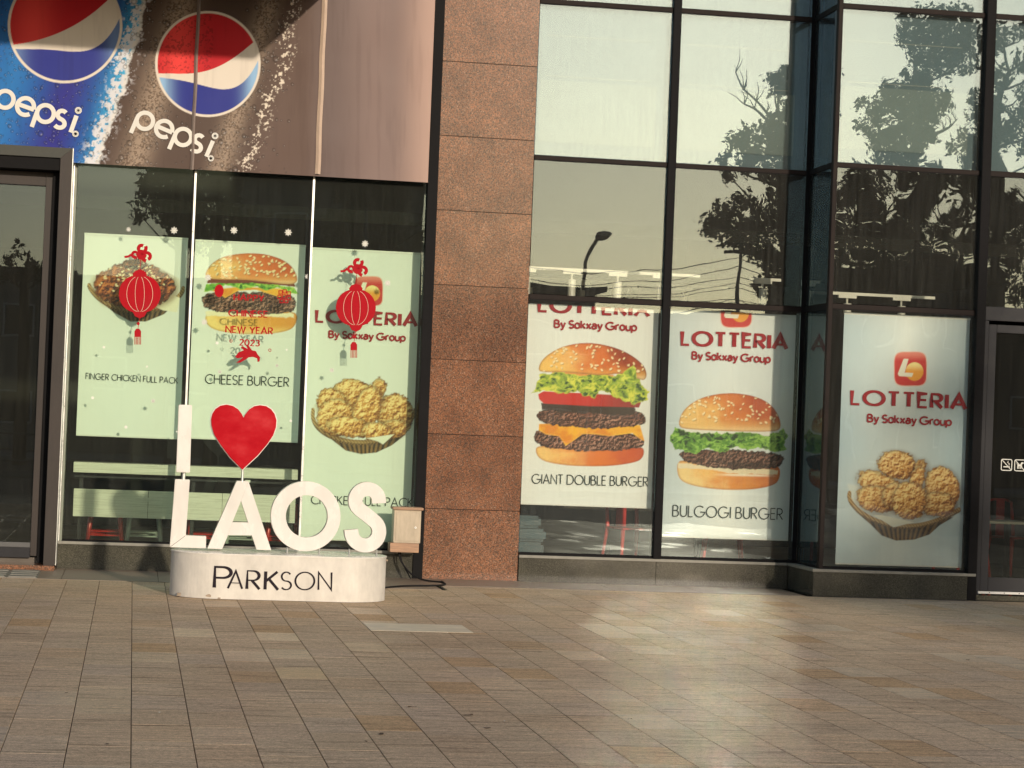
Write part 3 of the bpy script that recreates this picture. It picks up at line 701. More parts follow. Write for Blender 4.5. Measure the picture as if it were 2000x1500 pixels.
# ================================================================== GLASS DOOR ON THE RIGHT
dr = empty('glass_door', (9.3, YG, 0), 'dark framed glass door with white sign stickers beside the bay', 'door')
box('door_header', M['grey_metal'], dr, XB+.10, 10.6, YG-.05, YG+.10, 2.86, 3.0, bevel=.004)
box('door_frame', M['grey_metal'], dr, XB+.10, XB+.145, YG-.045, YG+.10, .06, 2.856, bevel=.003)
lf = box('door_leaf', M['grey_metal'], dr, XB+.15, XB+.235, YG-.03, YG+.03, .10, 2.82, bevel=.004)
box('stile', M['grey_metal'], lf, 9.55, 9.62, YG-.03, YG+.03, .10, 2.82, bevel=.004)
box('top_rail', M['grey_metal'], lf, XB+.236, 9.549, YG-.03, YG+.03, 2.74, 2.82, bevel=.004)
box('bottom_rail', M['grey_metal'], lf, XB+.236, 9.549, YG-.03, YG+.03, .10, .24, bevel=.004)
box('kick_strip', M['white_metal'], lf, XB+.12, 9.62, YG-.07, YG-.04, .075, .098, bevel=.002)
for k in range(5): MB().tube([(XB+.24+.16*k, YG-.0705, .087), (XB+.24+.16*k, YG-.073, .087)], .006, 8).build('screw', M['pole_steel'], lf)
box('glass', M['glass_door'], dr, XB+.236, 9.549, YG-.004, YG+.006, .241, 2.739)
box('threshold', M['dark_granite'], dr, XB+.10, 10.6, YB, .0, .004, .058, bevel=.004)
box('overlight', M['glass_wavy'], dr, XB+.10, 10.6, YG, YG+.012, 3.002, ZT[1]-.03)
box('transom', M['frame_brown'], dr, XB+.10, 10.6, YG-.016, YG+.1, ZT[1]-.027, ZT[1]+.027)
box('overlight', M['glass_spandrel_bay'], dr, XB+.10, 10.6, YG, YG+.012, ZT[1]+.03, ZT[0]-.03)
box('transom', M['frame_brown'], dr, XB+.10, 10.6, YG-.016, YG+.1, ZT[0]-.027, ZT[0]+.027)
box('overlight', M['glass_spandrel_bay'], dr, XB+.10, 10.6, YG, YG+.012, ZT[0]+.03, 7.3)
box('spandrel_panel', M['spandrel'], dr, XB+.10, 10.6, YG+.105, YG+.16, ZT[1]+.03, ZT[0]-.03)
box('spandrel_panel', M['spandrel'], dr, XB+.10, 10.6, YG+.105, YG+.16, ZT[0]+.03, 7.3)
box('door_frame', M['grey_metal'], dr, 10.6, 10.7, YG-.05, YG+.12, .004, 7.3)
def frame_sticker(name, cx, cz, h, Y, label, icon):
    t = empty(name, (cx, Y, cz), label, 'sticker', 'prohibition stickers on the glass door')
    mb = MB(); q = h*.26
    ring = arc(cx-h+q, cz+h-q, q, q, 180, 90, 4)+arc(cx+h-q, cz+h-q, q, q, 90, 0, 4)+arc(cx+h-q, cz-h+q, q, q, 0, -90, 4)+arc(cx-h+q, cz-h+q, q, q, 270, 180, 4)
    ribbon(mb, ring+[ring[0]], h*.16, Y); mb.build('border', M['sticker_white'], t)
    mb = MB(); ribbon(mb, [(cx-h*.85, cz+h*.85), (cx+h*.85, cz-h*.85)], h*.14, Y-.0006); mb.build('slash', M['sticker_white'], t)
    mb = MB()
    for k, st in enumerate(icon): ribbon(mb, [(cx+a*h, cz+b*h) for a, b in st[1]], st[0]*h, Y-.0012-.0002*k)
    mb.build('pictogram', M['sticker_white'], t)
s1, s2 = P(1966, 908, YG-.006), P(1992, 909, YG-.006)
frame_sticker('no_smoking_sticker', *s1, .056, YG-.006, 'white outlined no smoking sticker on the glass door', [(.2, [(-.6, -.35), (.25, -.35)]), (.2, [(.35, -.35), (.6, -.35)]), (.10, [(.45, -.1), (.5, .25), (.15, .45), (.3, .7)])])
frame_sticker('no_dogs_sticker', *s2, .056, YG-.006, 'white outlined no dogs sticker with a standing dog', [(.36, [(-.45, -.02), (.25, .05)]), (.17, [(-.42, 0), (-.45, -.62)]), (.17, [(-.2, 0), (-.18, -.62)]), (.17, [(.15, 0), (.15, -.62)]), (.15, [(.3, .05), (.42, -.55)]), (.3, [(.2, .1), (.4, .5)]), (.24, [(.32, .5), (.68, .42)]), (.1, [(-.45, .05), (-.62, .4)])])

# ================================================================== ENTRANCE PORTAL ON THE LEFT
por = empty('entrance_portal', (-2.2, -.3, 0), 'brown metal clad entrance portal around dark glass doors', 'doorway')
PX, PT = XL0-.005, 4.15
mbp = MB().prism([(PX, .05), (PX, PT), (PX-.115, PT-.10), (PX-.115, .05)], -.30, .05); mbp.build('jamb_cladding', M['brown_metal'], por, bevel=.002)
MB().prism([(PX-.001, PT+.001), (-4.2, PT+.001), (-4.2, PT-.10), (PX-.116, PT-.10)], -.301, .05).build('lintel_cladding', simple('grey_cladding', (.055, .057, .048), .5, 0, var=.25, scale=3, spec=.25), por, bevel=.002)
box('edge_trim', M['silver'], por, PX+.001, PX+.008, -.302, -.045, .05, PT)
box('lintel_soffit', M['black_metal'], por, -4.2, PX-.118, -.27, .2, PT-.22, PT-.103)
box('door_frame', M['brown_metal'], por, PX-.255, PX-.185, -.06, .05, .12, PT-.225, bevel=.004)
box('door_frame', M['black_metal'], por, PX-.184, PX-.118, -.10, .10, .06, PT-.225)
box('door_frame', M['brown_metal'], por, -4.2, PX-.257, -.06, .05, PT-.36, PT-.226, bevel=.004)
dl = box('door_leaf', M['grey_metal'], por, -3.8, PX-.257, -.04, .02, .10, .20, bevel=.003)
box('kick_plate', M['pole_steel'], dl, -3.8, PX-.257, -.045, .025, .202, .25, bevel=.003)
box('door_glass', M['glass_door'], por, -3.8, PX-.257, -.012, 0, .252, PT-.362)
box('threshold', M['pink_granite'], por, -4.2, PX-.002, -.42, .2, .002, .05, bevel=.006)
# grating tiles before the door
for k in range(6):
    x1 = G(82, 1124)[0]-.03-.285*k; t = empty('floor_grate', (x1-.14, -1.0, 0), 'ribbed grey grate tile before the entrance, number %s counted from the window' % ('one', 'two', 'three', 'four', 'five', 'six')[k], 'grate', 'ribbed grate tiles before the entrance')
    box('grate_frame', M['mat_grey'], t, x1-.275, x1, -1.48, -.46, .0032, .007)
    for j in range(4):
        box('grate_bar', M['mat_grey'], t, x1-.265, x1-.01, -1.46+.25*j, -1.46+.25*j+.18, .0072, .016, bevel=.004)

# ================================================================== ENTRANCE CANOPY (above the frame; its edge shades the banner)
can = empty('entrance_canopy', (-1.5, -1.5, 5.9), 'flat entrance canopy projecting above the drinks banner', 'canopy')
box('canopy_slab', M['grey_metal'], can, -5.5, 1.77, -3.0, -.2, 5.90, 6.12, bevel=.01)
for x in (-4.6, -1.9, .9): box('canopy_bracket', M['black_metal'], can, x-.04, x+.04, -2.6, -.2, 6.121, 6.25)

# ================================================================== THE WRITING STARTS: drinks banner
ban = empty('drinks_banner', (.8, -.12, 4.03), 'wide printed banner of blue and black cola cans above the windows', 'banner')
BY = -.13
def paint_banner(x, y, u, v):
    Z = 3.125; p = Paint(x, y, srgb(104, 86, 78)); zx, zy = x*Z, y*Z
    # right hand plain part, pinkish with a soft sheen
    g = .5+.5*np.sin((x-690)*.03); p.lay(sm(590, 640, x), mix(mix(np.broadcast_to(srgb(112, 97, 93), p.c.shape), srgb(134, 115, 109), g), srgb(190, 160, 146), sm(760, 850, x+.02*y)*.85))
    tilt = zx+.30*zy                                     # can axes lean
    # black can with pale streaks
    bk = sm(1930+0*zx, 1700, tilt+60*(fbm(zx*.01, zy*.01, 4)-.5))
    s1 = np.exp(-((tilt-1120)/90)**2)*.75+np.exp(-((tilt-1650)/70)**2)*.7
    p.lay(bk, mix(np.broadcast_to(srgb(88, 72, 64), p.c.shape), srgb(178, 158, 138), np.clip(s1, 0, 1)))
    cell = fbm(zx*.12, zy*.12, 31, 2); p.mul(bk*sm(.25, .6, s1+.10)*sm(.47, .36, cell), (.5, .46, .44))
    # splash of ice along the black can's right edge
    t2 = tilt-1830-60*(fbm(zy*.012, zy*.003, 8)-.5)*2; ic = sm(.56, .66, fbm(zx*.085, zy*.085, 12)+.16*np.exp(-(t2/38)**2)-.12)*sm(95, 10, np.abs(t2))
    p.lay(ic, srgb(226, 214, 196))
    # blue can
    edge = 890-.20*zy-.00009*zy**2+26*(fbm(zy*.02, zx*.004, 3)-.5)*2
    mbl = sm(8, -8, zx-edge)
    tb = zx+.28*zy; d1 = np.exp(-((tb-560)/170)**2); d2 = np.exp(-((tb-905)/110)**2); d3 = np.exp(-((tb-200)/130)**2)
    blue = mix(mix(mix(np.broadcast_to(srgb(36, 92, 168), p.c.shape), srgb(52, 52, 140), d1), srgb(72, 176, 222), d2), srgb(46, 120, 190), d3)
    p.lay(mbl, blue)
    fr = sm(.44, .56, fbm(zx*.045, zy*.045, 21)+.30*np.exp(-((zx-edge+42)/46)**2)-.16)*sm(120, 20, np.abs(zx-edge+45))
    p.lay(fr*.95, srgb(222, 222, 226)); p.lay(sm(18, 4, np.abs(zx-edge+6))*.8, srgb(228, 222, 214))
    # droplets
    r = np.random.default_rng(3)
    for k in range(2600):
        dx, dy = r.uniform(0, 600*Z), r.uniform(-40*Z, 345*Z); rr = r.choice([4, 5, 6, 8, 11, 15], p=[.34, .30, .20, .10, .045, .015])
        if dx > 1750 and r.random() < .85: continue
        tl = dx+.3*dy
        if tl > 950 and min(abs(tl-1120)/140, abs(tl-1650)/130) > 1 and r.random() < .8: continue
        w_ = (np.abs(zx-dx) < rr*1.7) & (np.abs(zy-dy) < rr*1.7)
        if not w_.any(): continue
        q = np.hypot(zx[w_]-dx, (zy[w_]-dy)*.9)/rr; ring = np.exp(-((q-.95)/.30)**2)
        p.c[w_] *= (1-.50*ring)[..., None]
        hl = np.exp(-(((zx[w_]-dx)/rr-.35)**2+((zy[w_]-dy)/rr-.4)**2)/.12)*.5; p.c[w_] += hl[..., None]*.6*(srgb(235, 235, 235)-p.c[w_])
    # round emblems
    for cx, cy, rr, up, lo, mt in ((127, 50, 112, [(-112, 38), (-103, 38), (-63, 30), (-15, 15.6), (33, -10), (84, -50), (112, -80)], [(-112, 44), (-103, 44.4), (-47, 46), (26.6, 51.8), (65, 36.4), (94, 10.8), (108, -15), (112, -30)], 1),
                               (406, 125, 103, [(-103, 19), (-95, 19), (-54, 19), (-6, 14.2), (42, -6.6), (88, -41.8), (103, -55)], [(-103, 25), (-94, 25.4), (-54, 31.8), (-6, 43), (32, 49.4), (64, 38.2), (96, 0), (103, -20)], 0)):
        m0, _ = p.ell(cx, cy, rr, rr*1.005, .7); m1, _ = p.ell(cx, cy, rr*.955, rr*.96, .7)
        p.lay(m0, srgb(226, 216, 202))
        yu, yl = (np.polyval(np.polyfit([q[0]/100 for q in w_], [q[1] for q in w_], 4), np.clip((x-cx)/100, -1.15, 1.15)) for w_ in (up, lo))
        dy = y-cy; uu = (x-cx)/rr
        red = mix(np.broadcast_to(srgb(190, 30, 40), p.c.shape), srgb(232, 70, 66), np.exp(-((uu+.55)/.35)**2))
        bl = mix(np.broadcast_to(srgb(48, 56, 140), p.c.shape), srgb(150, 190, 226), np.exp(-((np.abs(uu)-.9)/.22)**2)*(1-.6*mt))
        drop = (fbm(x*.28, y*.28, 44, 2) < .36)*.35
        red = red*(1-drop*(uu < .1)*(1-mt))[..., None]
        p.lay(m1*sm(.6, -.6, dy-yu), red); p.lay(m1*sm(-.6, .6, dy-yl), bl)
    # water streaks and creases on the cloth
    p.mul(sm(.5, .8, fbm(x*.10, y*.008, 55))*.35, (.72, .70, .70))
    return p.c
sheet('banner_cloth', -1.75, 2.853, 4.028, 6.3, BY, 150, paint_banner, attr_mat('banner_print', .6, .18, .05), ban, curl=.012, seed=9)
for (xa, ya), (xb, yb) in (((634, 2), (620, 340)), ((388, 10), (384, 332))):
    A, B = P(xa, ya, BY-.012), P(xb, yb, BY-.012)
    mb = MB(); pts = [(A[0]+.003*math.sin(k*1.1), A[1]+(B[1]-A[1])*k/14+(.25 if k == 0 else 0)) for k in range(15)]
    wd = .055 if xa > 500 else .035
    for i in range(14):
        (x0, z0), (x1, z1) = pts[i], pts[i+1]
        mb.add([(x0-wd/2, BY-.008, z0), (x0, BY-.03, z0), (x0+wd/2, BY-.008, z0), (x1-wd/2, BY-.008, z1), (x1, BY-.03, z1), (x1+wd/2, BY-.008, z1)], [(0, 1, 4, 3), (1, 2, 5, 4)])
    mb.build('seam_fold', M['seam_lit'] if xa > 500 else simple('sunlit_seam_thin', (.30, .24, .21), .5), ban)  # both folds paler: sunlight caught on the ridge is put into the colour
# round script letters of the drink's name, one stroke each
def cola_word(dx, dy, ang, s, name):
    """dx, dy: photo pixel of the first letter's bowl; letters follow along a slope"""
    mb = MB(); e = np.array([math.cos(ang), math.sin(ang)]); nrm = np.array([-e[1], e[0]])
    def pt(a, b):                                        # a along the line, b up from the bowl centre, in bowl radii
        q = np.array([dx, dy])+(e*a-nrm*b)*s
        return P(q[0], q[1], BY-.012)
    x = 0; k = 0; wd = .43*s*D/F
    def st(pts):
        nonlocal k
        ribbon(mb, [pt(*q) for q in pts], wd, BY-.012-.0006*(k % 6)); k += 1
    for ch in 'pepsi':
        if ch == 'p':
            st([(x+a, b) for a, b in arc(0, 0, .86, .86, 180, 540, 26)]); st([(x-.86, 0), (x-.86, -1.75)]); x += 2.2 if x == 0 else 1.75
        elif ch == 'e':
            st([(x+a, b) for a, b in arc(0, 0, .86, .86, 0, 318, 22)]); st([(x-.80, -.02), (x+.92, -.02)]); x += 2.15
        elif ch == 's':
            st([(x-.1+a, b) for a, b in arc(0, .43, .46, .43, 50, 270, 12)+arc(0, -.45, .55, .45, 90, -130, 12)[1:]]); x += 1.40
        else:
            st([(x-.1, .86), (x-.1, -.95)]); st([(x-.1+a, 1.42+b) for a, b in arc(0, 0, .13, .13, 0, 360, 8)]); st([(x+.42+a, -.92+b) for a, b in arc(0, 0, .10, .10, 0, 360, 8)])
    mb.build(name, M['print_white'], ban)
cola_word(283, 236, R(23), 18.6, 'drink_lettering'); cola_word(10, 194, R(19.5), 19.2, 'drink_lettering')

# ================================================================== POSTERS
PM = attr_mat('poster_print', .5, .25, .03)
def poster(label, X0, X1, Z0, Z1, Y, paint, res=135, rail=True, curl=.012):
    t = empty('menu_poster', ((X0+X1)/2, Y, Z0), label, 'poster', 'menu posters hanging in the shop windows')
    s = sheet('poster_sheet', X0, X1, Z0, Z1, Y, res, paint, PM, t, curl, seed=int(X0*10)+20)
    if rail:
        box('hanging_rail', M['white_metal'], t, X0-.003, X1+.003, Y-.006, Y+.012, Z1-.001, Z1+.022, bevel=.003)
        box('bottom_bar', M['white_metal'], t, X0, X1, Y-.005, Y+.009, Z0-.014, Z0+.002, bevel=.003)
    return t
PAPER = srgb(233, 234, 230)
def paper(x, y, u, v, blue=.0, seed=1):
    p = Paint(x, y, PAPER); p.c = p.c*(.97+.05*fbm(u*3, v*4, seed))[..., None]
    if blue: p.lay(blue*np.clip(np.abs(u-.5)*1.5+(fbm(u*2, v*2, seed+3)-.5)*.7+.35*(.5-np.abs(v-.45)), 0, 1), srgb(178, 196, 206))
    return p
YL, YR, YQ = .30, .15, YG+.10
PC = ((132, 74, 30), (214, 150, 76), (252, 218, 150))
# 1: glazed chicken
def pt1(x, y, u, v):
    p = paper(x, y, u, v, seed=2)
    m, _ = p.poly([(173, 560), (178, 540), (215, 528), (320, 530), (352, 545), (358, 565), (345, 590), (300, 605), (200, 600)], 3); p.lay(m*.5, srgb(226, 216, 190))
    basket(p, [(174, 556), (190, 578), (225, 598), (280, 606), (330, 590), (358, 562)], [(350, 586), (320, 614), (285, 628), (255, 628), (222, 610), (190, 585)], 5, ((40, 28, 18), (120, 92, 60)))
    m, _ = p.poly([(305, 600), (335, 575), (352, 582), (346, 610), (318, 606)], 1); p.lay(m, srgb(240, 232, 208))
    crust(p, [(262, 560, 78, 40, .05), (215, 560, 30, 24, .3), (310, 560, 32, 26, -.2), (240, 535, 26, 20, .2), (288, 540, 30, 22, 0), (264, 522, 26, 16, 0), (262, 580, 46, 22, 0)], 40, 1.0, ((38, 12, 8), (124, 48, 24), (206, 120, 62)))
    r = np.random.default_rng(4)
    for k in range(75):
        cx, cy = r.normal(264, 36), r.normal(540, 15); s = Paint(x, y, 0); w_ = (np.abs(x-cx) < 8) & (np.abs(y-cy) < 8)
        if not w_.any() or abs(cx-264) > 84-abs(cy-560)*.9: continue
        q = Paint(x[w_], y[w_], 0); mm, _ = q.ell(cx, cy, r.uniform(1.8, 3.6), 1.5, .6, rot=r.uniform(-1, 1)); p.c[w_] = p.c[w_]*(1-mm[..., None])+srgb(240, 218, 172)*mm[..., None]
    return p.c
t = poster('poster of glazed chicken pieces behind the window next to the entrance', -.56, .475, 1.335, 3.35, YL, pt1)
text_px('lettering', 'FINGER CHICKEN FULL PACK', (167.5, 740), (347, 749), 11, YL-.012, M['print_dark'], t, 1.3, gap=.2)
# 2: cheese burger
def pt2(x, y, u, v):
    p = paper(x, y, u, v, seed=3)
    bun(p, [(402, 618), (410, 610), (480, 604), (565, 608), (580, 614), (577, 632), (566, 645), (530, 652), (470, 653), (420, 645), (404, 632)], 1, 0, 5, ((250, 214, 130), (240, 172, 66), (226, 148, 50)))
    m, _ = p.poly([(402, 608), (575, 612), (574, 620), (500, 618), (404, 616)], 1.5, 3); p.lay(m, srgb(244, 232, 196))
    patty(p, [(396, 585), (402, 574), (440, 570), (540, 572), (570, 577), (579, 592), (572, 608), (540, 613), (430, 612), (402, 603)], 3, 1.0, .3)
    cheese(p, [(408, 566), (470, 560), (560, 564), (574, 572), (545, 580), (500, 566), (465, 568), (440, 582), (425, 572)])
    lettuce(p, [(398, 570), (402, 556), (440, 548), (520, 552), (575, 562), (584, 574), (565, 572), (545, 562), (520, 568), (500, 560), (470, 566), (440, 556), (415, 568)], 4, (190, 222, 90), (100, 170, 50), (40, 100, 30), 3)
    m, _ = p.poly([(405, 545), (440, 543), (575, 552), (578, 560), (500, 553), (405, 553)], 1, 2); p.lay(m, srgb(120, 50, 30))
    bun(p, [(402, 541), (405, 527), (420, 510), (445, 499), (490, 494), (530, 499), (562, 513), (577, 533), (580, 552), (560, 556), (490, 546), (420, 546)], 1, 100, 8, ((246, 190, 110), (226, 120, 56), (206, 92, 40)))
    return p.c
t = poster('poster of a cheese burger behind the middle green window', .55, 1.672, 1.347, 3.34, YL, pt2)
text_px('lettering', 'CHEESE BURGER', (401, 748.5), (564, 755), 17, YL-.012, M['print_dark'], t, 1.7)
# 3: fried chicken, tall
def pt3(x, y, u, v):
    p = paper(x, y, u, v, seed=4)
    basket(p, [(611, 800), (622, 832), (650, 854), (700, 862), (745, 858), (785, 838), (811, 800)], [(806, 826), (790, 850), (765, 870), (735, 884), (705, 887), (675, 880), (652, 862), (625, 838)], 7)
    m, _ = p.poly([(612, 792), (640, 770), (650, 840), (625, 830)], 2); p.lay(m*.6, srgb(236, 232, 214))
    crust(p, [(690, 775, 44, 34, .2), (648, 785, 30, 26, .5), (770, 808, 36, 40, -.25), (655, 815, 36, 36, .4), (765, 838, 36, 18, -.15)], 60, 1.0, PC)
    crust(p, [(738, 762, 16, 24, .35), (716, 800, 26, 48, .32), (682, 834, 44, 20, .15), (735, 842, 30, 18, 0)], 75, 1.06, PC)
    m, _ = p.poly([(716, 856), (770, 848), (748, 868), (738, 862)], .8); p.lay(m, srgb(238, 234, 216))
    roundsq(p, 693, 747, 540.5, 597)
    return p.c
t = poster('tall poster of fried chicken in a basket beside the granite pillar', 1.742, 2.862, .36, 3.32, YL, pt3)
text_px('brand_lettering', 'LOTTERIA', (618, 628), (813, 637), 22, YL-.012, M['print_red'], t, 7.4, 4.0, gap=.24)
text_px('lettering', 'By Sokxay Group', (642.5, 659), (791, 666), 12.5, YL-.012, M['print_red'], t, 3.2, gap=.16, sp=.3)
text_px('lettering', 'CHICKEN FULL PACK', (608, 984), (806, 990), 16, YL-.012, M['print_dark'], t, 1.7)
# 4: double burger
def pt4(x, y, u, v):
    p = paper(x, y, u, v, seed=5)
    bun(p, [(1046, 876), (1060, 870), (1150, 874), (1250, 872), (1257, 880), (1253, 895), (1240, 903), (1195, 910), (1140, 911), (1090, 907), (1055, 898)], 1, 0, 15, ((246, 200, 120), (226, 120, 46), (204, 84, 36)), flatlow=.05)
    patty(p, [(1041, 850), (1055, 838), (1150, 842), (1245, 845), (1259, 862), (1250, 876), (1200, 881), (1110, 880), (1055, 872)], 11)
    cheese(p, [(1053, 828), (1100, 826), (1250, 830), (1259, 862), (1248, 856), (1235, 846), (1190, 852), (1160, 848), (1138, 848), (1124, 858), (1105, 871), (1092, 852), (1065, 848), (1052, 840)])
    patty(p, [(1048, 812), (1058, 800), (1110, 794), (1200, 798), (1250, 802), (1263, 820), (1252, 832), (1190, 836), (1120, 835), (1060, 826)], 12)
    m, _ = p.poly([(1056, 786), (1240, 792), (1238, 808), (1200, 812), (1150, 806), (1100, 806), (1060, 800)], 1, 4); p.lay(m, srgb(58, 42, 34))
    m, sd = p.poly([(1051, 770), (1062, 764), (1250, 774), (1252, 786), (1248, 796), (1150, 793), (1062, 788), (1053, 780)], .8)
    p.lay(m, mix(np.broadcast_to(srgb(205, 42, 34), p.c.shape), srgb(150, 40, 34), sm(1130, 1240, x)))
    m, _ = p.poly([(1075, 725), (1200, 732), (1190, 745), (1150, 742), (1090, 738)], 1.5, 3); p.lay(m, srgb(226, 150, 70))
    lettuce(p, [(1040, 768), (1050, 745), (1056, 732), (1090, 728), (1130, 732), (1160, 730), (1200, 736), (1222, 722), (1240, 716), (1246, 735), (1252, 752), (1268, 768), (1262, 785), (1248, 784), (1235, 790), (1215, 780), (1195, 770), (1175, 762), (1160, 777), (1140, 774), (1125, 764), (1105, 772), (1080, 764), (1060, 762)], 14, (222, 222, 82), (150, 176, 54), (52, 84, 34), 6)
    bun(p, [(1053, 722), (1058, 706), (1075, 690), (1105, 675), (1150, 669), (1195, 677), (1230, 692), (1255, 712), (1262, 730), (1258, 742), (1248, 741), (1215, 728), (1180, 733), (1150, 731), (1100, 726), (1060, 727)], 1, 75, 18)
    lettuce(p, [(1208, 742), (1222, 722), (1238, 713), (1244, 735), (1250, 750), (1225, 756)], 24, (222, 226, 92), (160, 186, 60), (90, 120, 40), 4)
    return p.c
t = poster('poster of a giant double burger next to the granite pillar', 3.985, 5.385, .80, 2.868, YR, pt4, rail=False)
box('bottom_bar', M['white_metal'], t, 3.985, 5.385, YR-.005, YR+.009, .786, .802, bevel=.003)
text_px('brand_lettering', 'LOTTERIA', (1053, 607.5), (1267, 617.5), 27, YR-.012, M['print_red'], t, 8.6, 4.6, gap=.24, zmax=2.867)
text_px('lettering', 'By Sokxay Group', (1083, 639), (1243, 646), 14, YR-.012, M['print_red'], t, 3.5, gap=.16, sp=.3)
text_px('lettering', 'GIANT DOUBLE BURGER', (1039, 944), (1265, 950), 18, YR-.012, M['print_dark'], t, 1.8)
# 5: bulgogi burger
def pt5(x, y, u, v):
    p = paper(x, y, u, v, .75, seed=6)
    bun(p, [(1324, 905), (1335, 898), (1500, 905), (1522, 912), (1521, 935), (1510, 948), (1470, 956), (1420, 957), (1370, 952), (1335, 942), (1325, 928)], 1, 0, 25, ((240, 206, 140), (224, 142, 62), (206, 106, 42)), flatlow=.05)
    m, _ = p.poly([(1325, 904), (1400, 912), (1520, 918), (1518, 926), (1440, 926), (1390, 918), (1326, 914)], 1, 2.5); p.lay(m, srgb(232, 214, 180))
    patty(p, [(1323, 888), (1340, 880), (1430, 878), (1525, 886), (1531, 900), (1520, 914), (1460, 918), (1400, 914), (1345, 906)], 31, .7, .5)
    m, _ = p.poly([(1390, 900), (1500, 905), (1515, 912), (1440, 914)], 3, 3); p.lay(m*.7, srgb(40, 20, 14))
    m, _ = p.poly([(1330, 836), (1522, 842), (1520, 854), (1330, 848)], 1.5, 3); p.lay(m, srgb(226, 224, 216))
    lettuce(p, [(1309, 850), (1318, 832), (1340, 842), (1400, 846), (1450, 844), (1500, 850), (1530, 840), (1539, 852), (1530, 866), (1536, 876), (1515, 882), (1490, 874), (1465, 880), (1440, 872), (1410, 882), (1380, 876), (1355, 886), (1330, 878), (1318, 880)], 34, (150, 196, 82), (84, 136, 44), (28, 60, 26), 6)
    bun(p, [(1327, 832), (1330, 812), (1345, 792), (1375, 775), (1425, 767), (1475, 774), (1505, 790), (1521, 815), (1524, 838), (1505, 843), (1430, 842), (1340, 838)], 1, 85, 38, ((236, 190, 116), (214, 118, 46), (184, 76, 30)))
    ms = np.exp(-((y-928-(x-1450)*.02)/2.2)**2)*sm(1385, 1440, x)*sm(1525, 1480, x); p.lay(ms*.9, srgb(250, 240, 214))
    roundsq(p, 1408, 1468, 574, 639)
    return p.c
t = poster('poster of a burger with green lettuce next to the inner corner', 5.482, 6.852, .51, 2.875, YR, pt5, rail=False)
box('bottom_bar', M['white_metal'], t, 5.482, 6.852, YR-.005, YR+.009, .496, .512, bevel=.003)
text_px('brand_lettering', 'LOTTERIA', (1332, 673), (1536, 681.5), 26, YR-.012, M['print_red'], t, 8.6, 4.6, gap=.24)
text_px('lettering', 'By Sokxay Group', (1352, 701), (1504, 708), 14, YR-.012, M['print_red'], t, 3.5, gap=.16, sp=.3)
text_px('lettering', 'BULGOGI BURGER', (1314, 1008), (1528, 1015), 21.5, YR-.012, M['print_dark'], t, 2.0)
# 6: fried chicken, bay
def pt6(x, y, u, v):
    p = paper(x, y, u, v, 1.0, seed=7)
    m, _ = p.poly([(1655, 945), (1690, 950), (1700, 1000), (1665, 985)], 3); p.lay(m*.5, srgb(232, 228, 212))
    basket(p, [(1659, 962), (1668, 986), (1697, 1010), (1740, 1023), (1785, 1026), (1830, 1015), (1873, 994)], [(1862, 1010), (1835, 1026), (1815, 1044), (1785, 1054), (1750, 1056), (1722, 1046), (1700, 1024), (1672, 1000), (1658, 980)], 9)
    crust(p, [(1752, 908, 38, 28, .15), (1840, 952, 33, 42, -.35), (1832, 985, 34, 24, .1), (1722, 950, 52, 24, .45), (1712, 975, 40, 26, .25), (1752, 968, 30, 26, 0)], 80, 1.0, PC)
    crust(p, [(1798, 912, 11, 15, .3), (1790, 938, 15, 30, .30), (1776, 978, 34, 37, .15)], 97, 1.06, PC)
    m, _ = p.poly([(1706, 1006), (1722, 1006), (1785, 1020), (1745, 1030)], .8); p.lay(m, srgb(232, 226, 210))
    roundsq(p, 1747, 1809, 688, 753)
    return p.c
t = poster('poster of fried chicken in a basket in the projecting bay', 7.085, 8.425, .334, 2.86, YQ, pt6)
text_px('brand_lettering', 'LOTTERIA', (1663.5, 789), (1886, 799), 27, YQ-.012, M['print_red'], t, 8.6, 4.6, gap=.24)
text_px('lettering', 'By Sokxay Group', (1694.5, 823.5), (1857.5, 831), 14.5, YQ-.012, M['print_red'], t, 3.6, gap=.16, sp=.3)

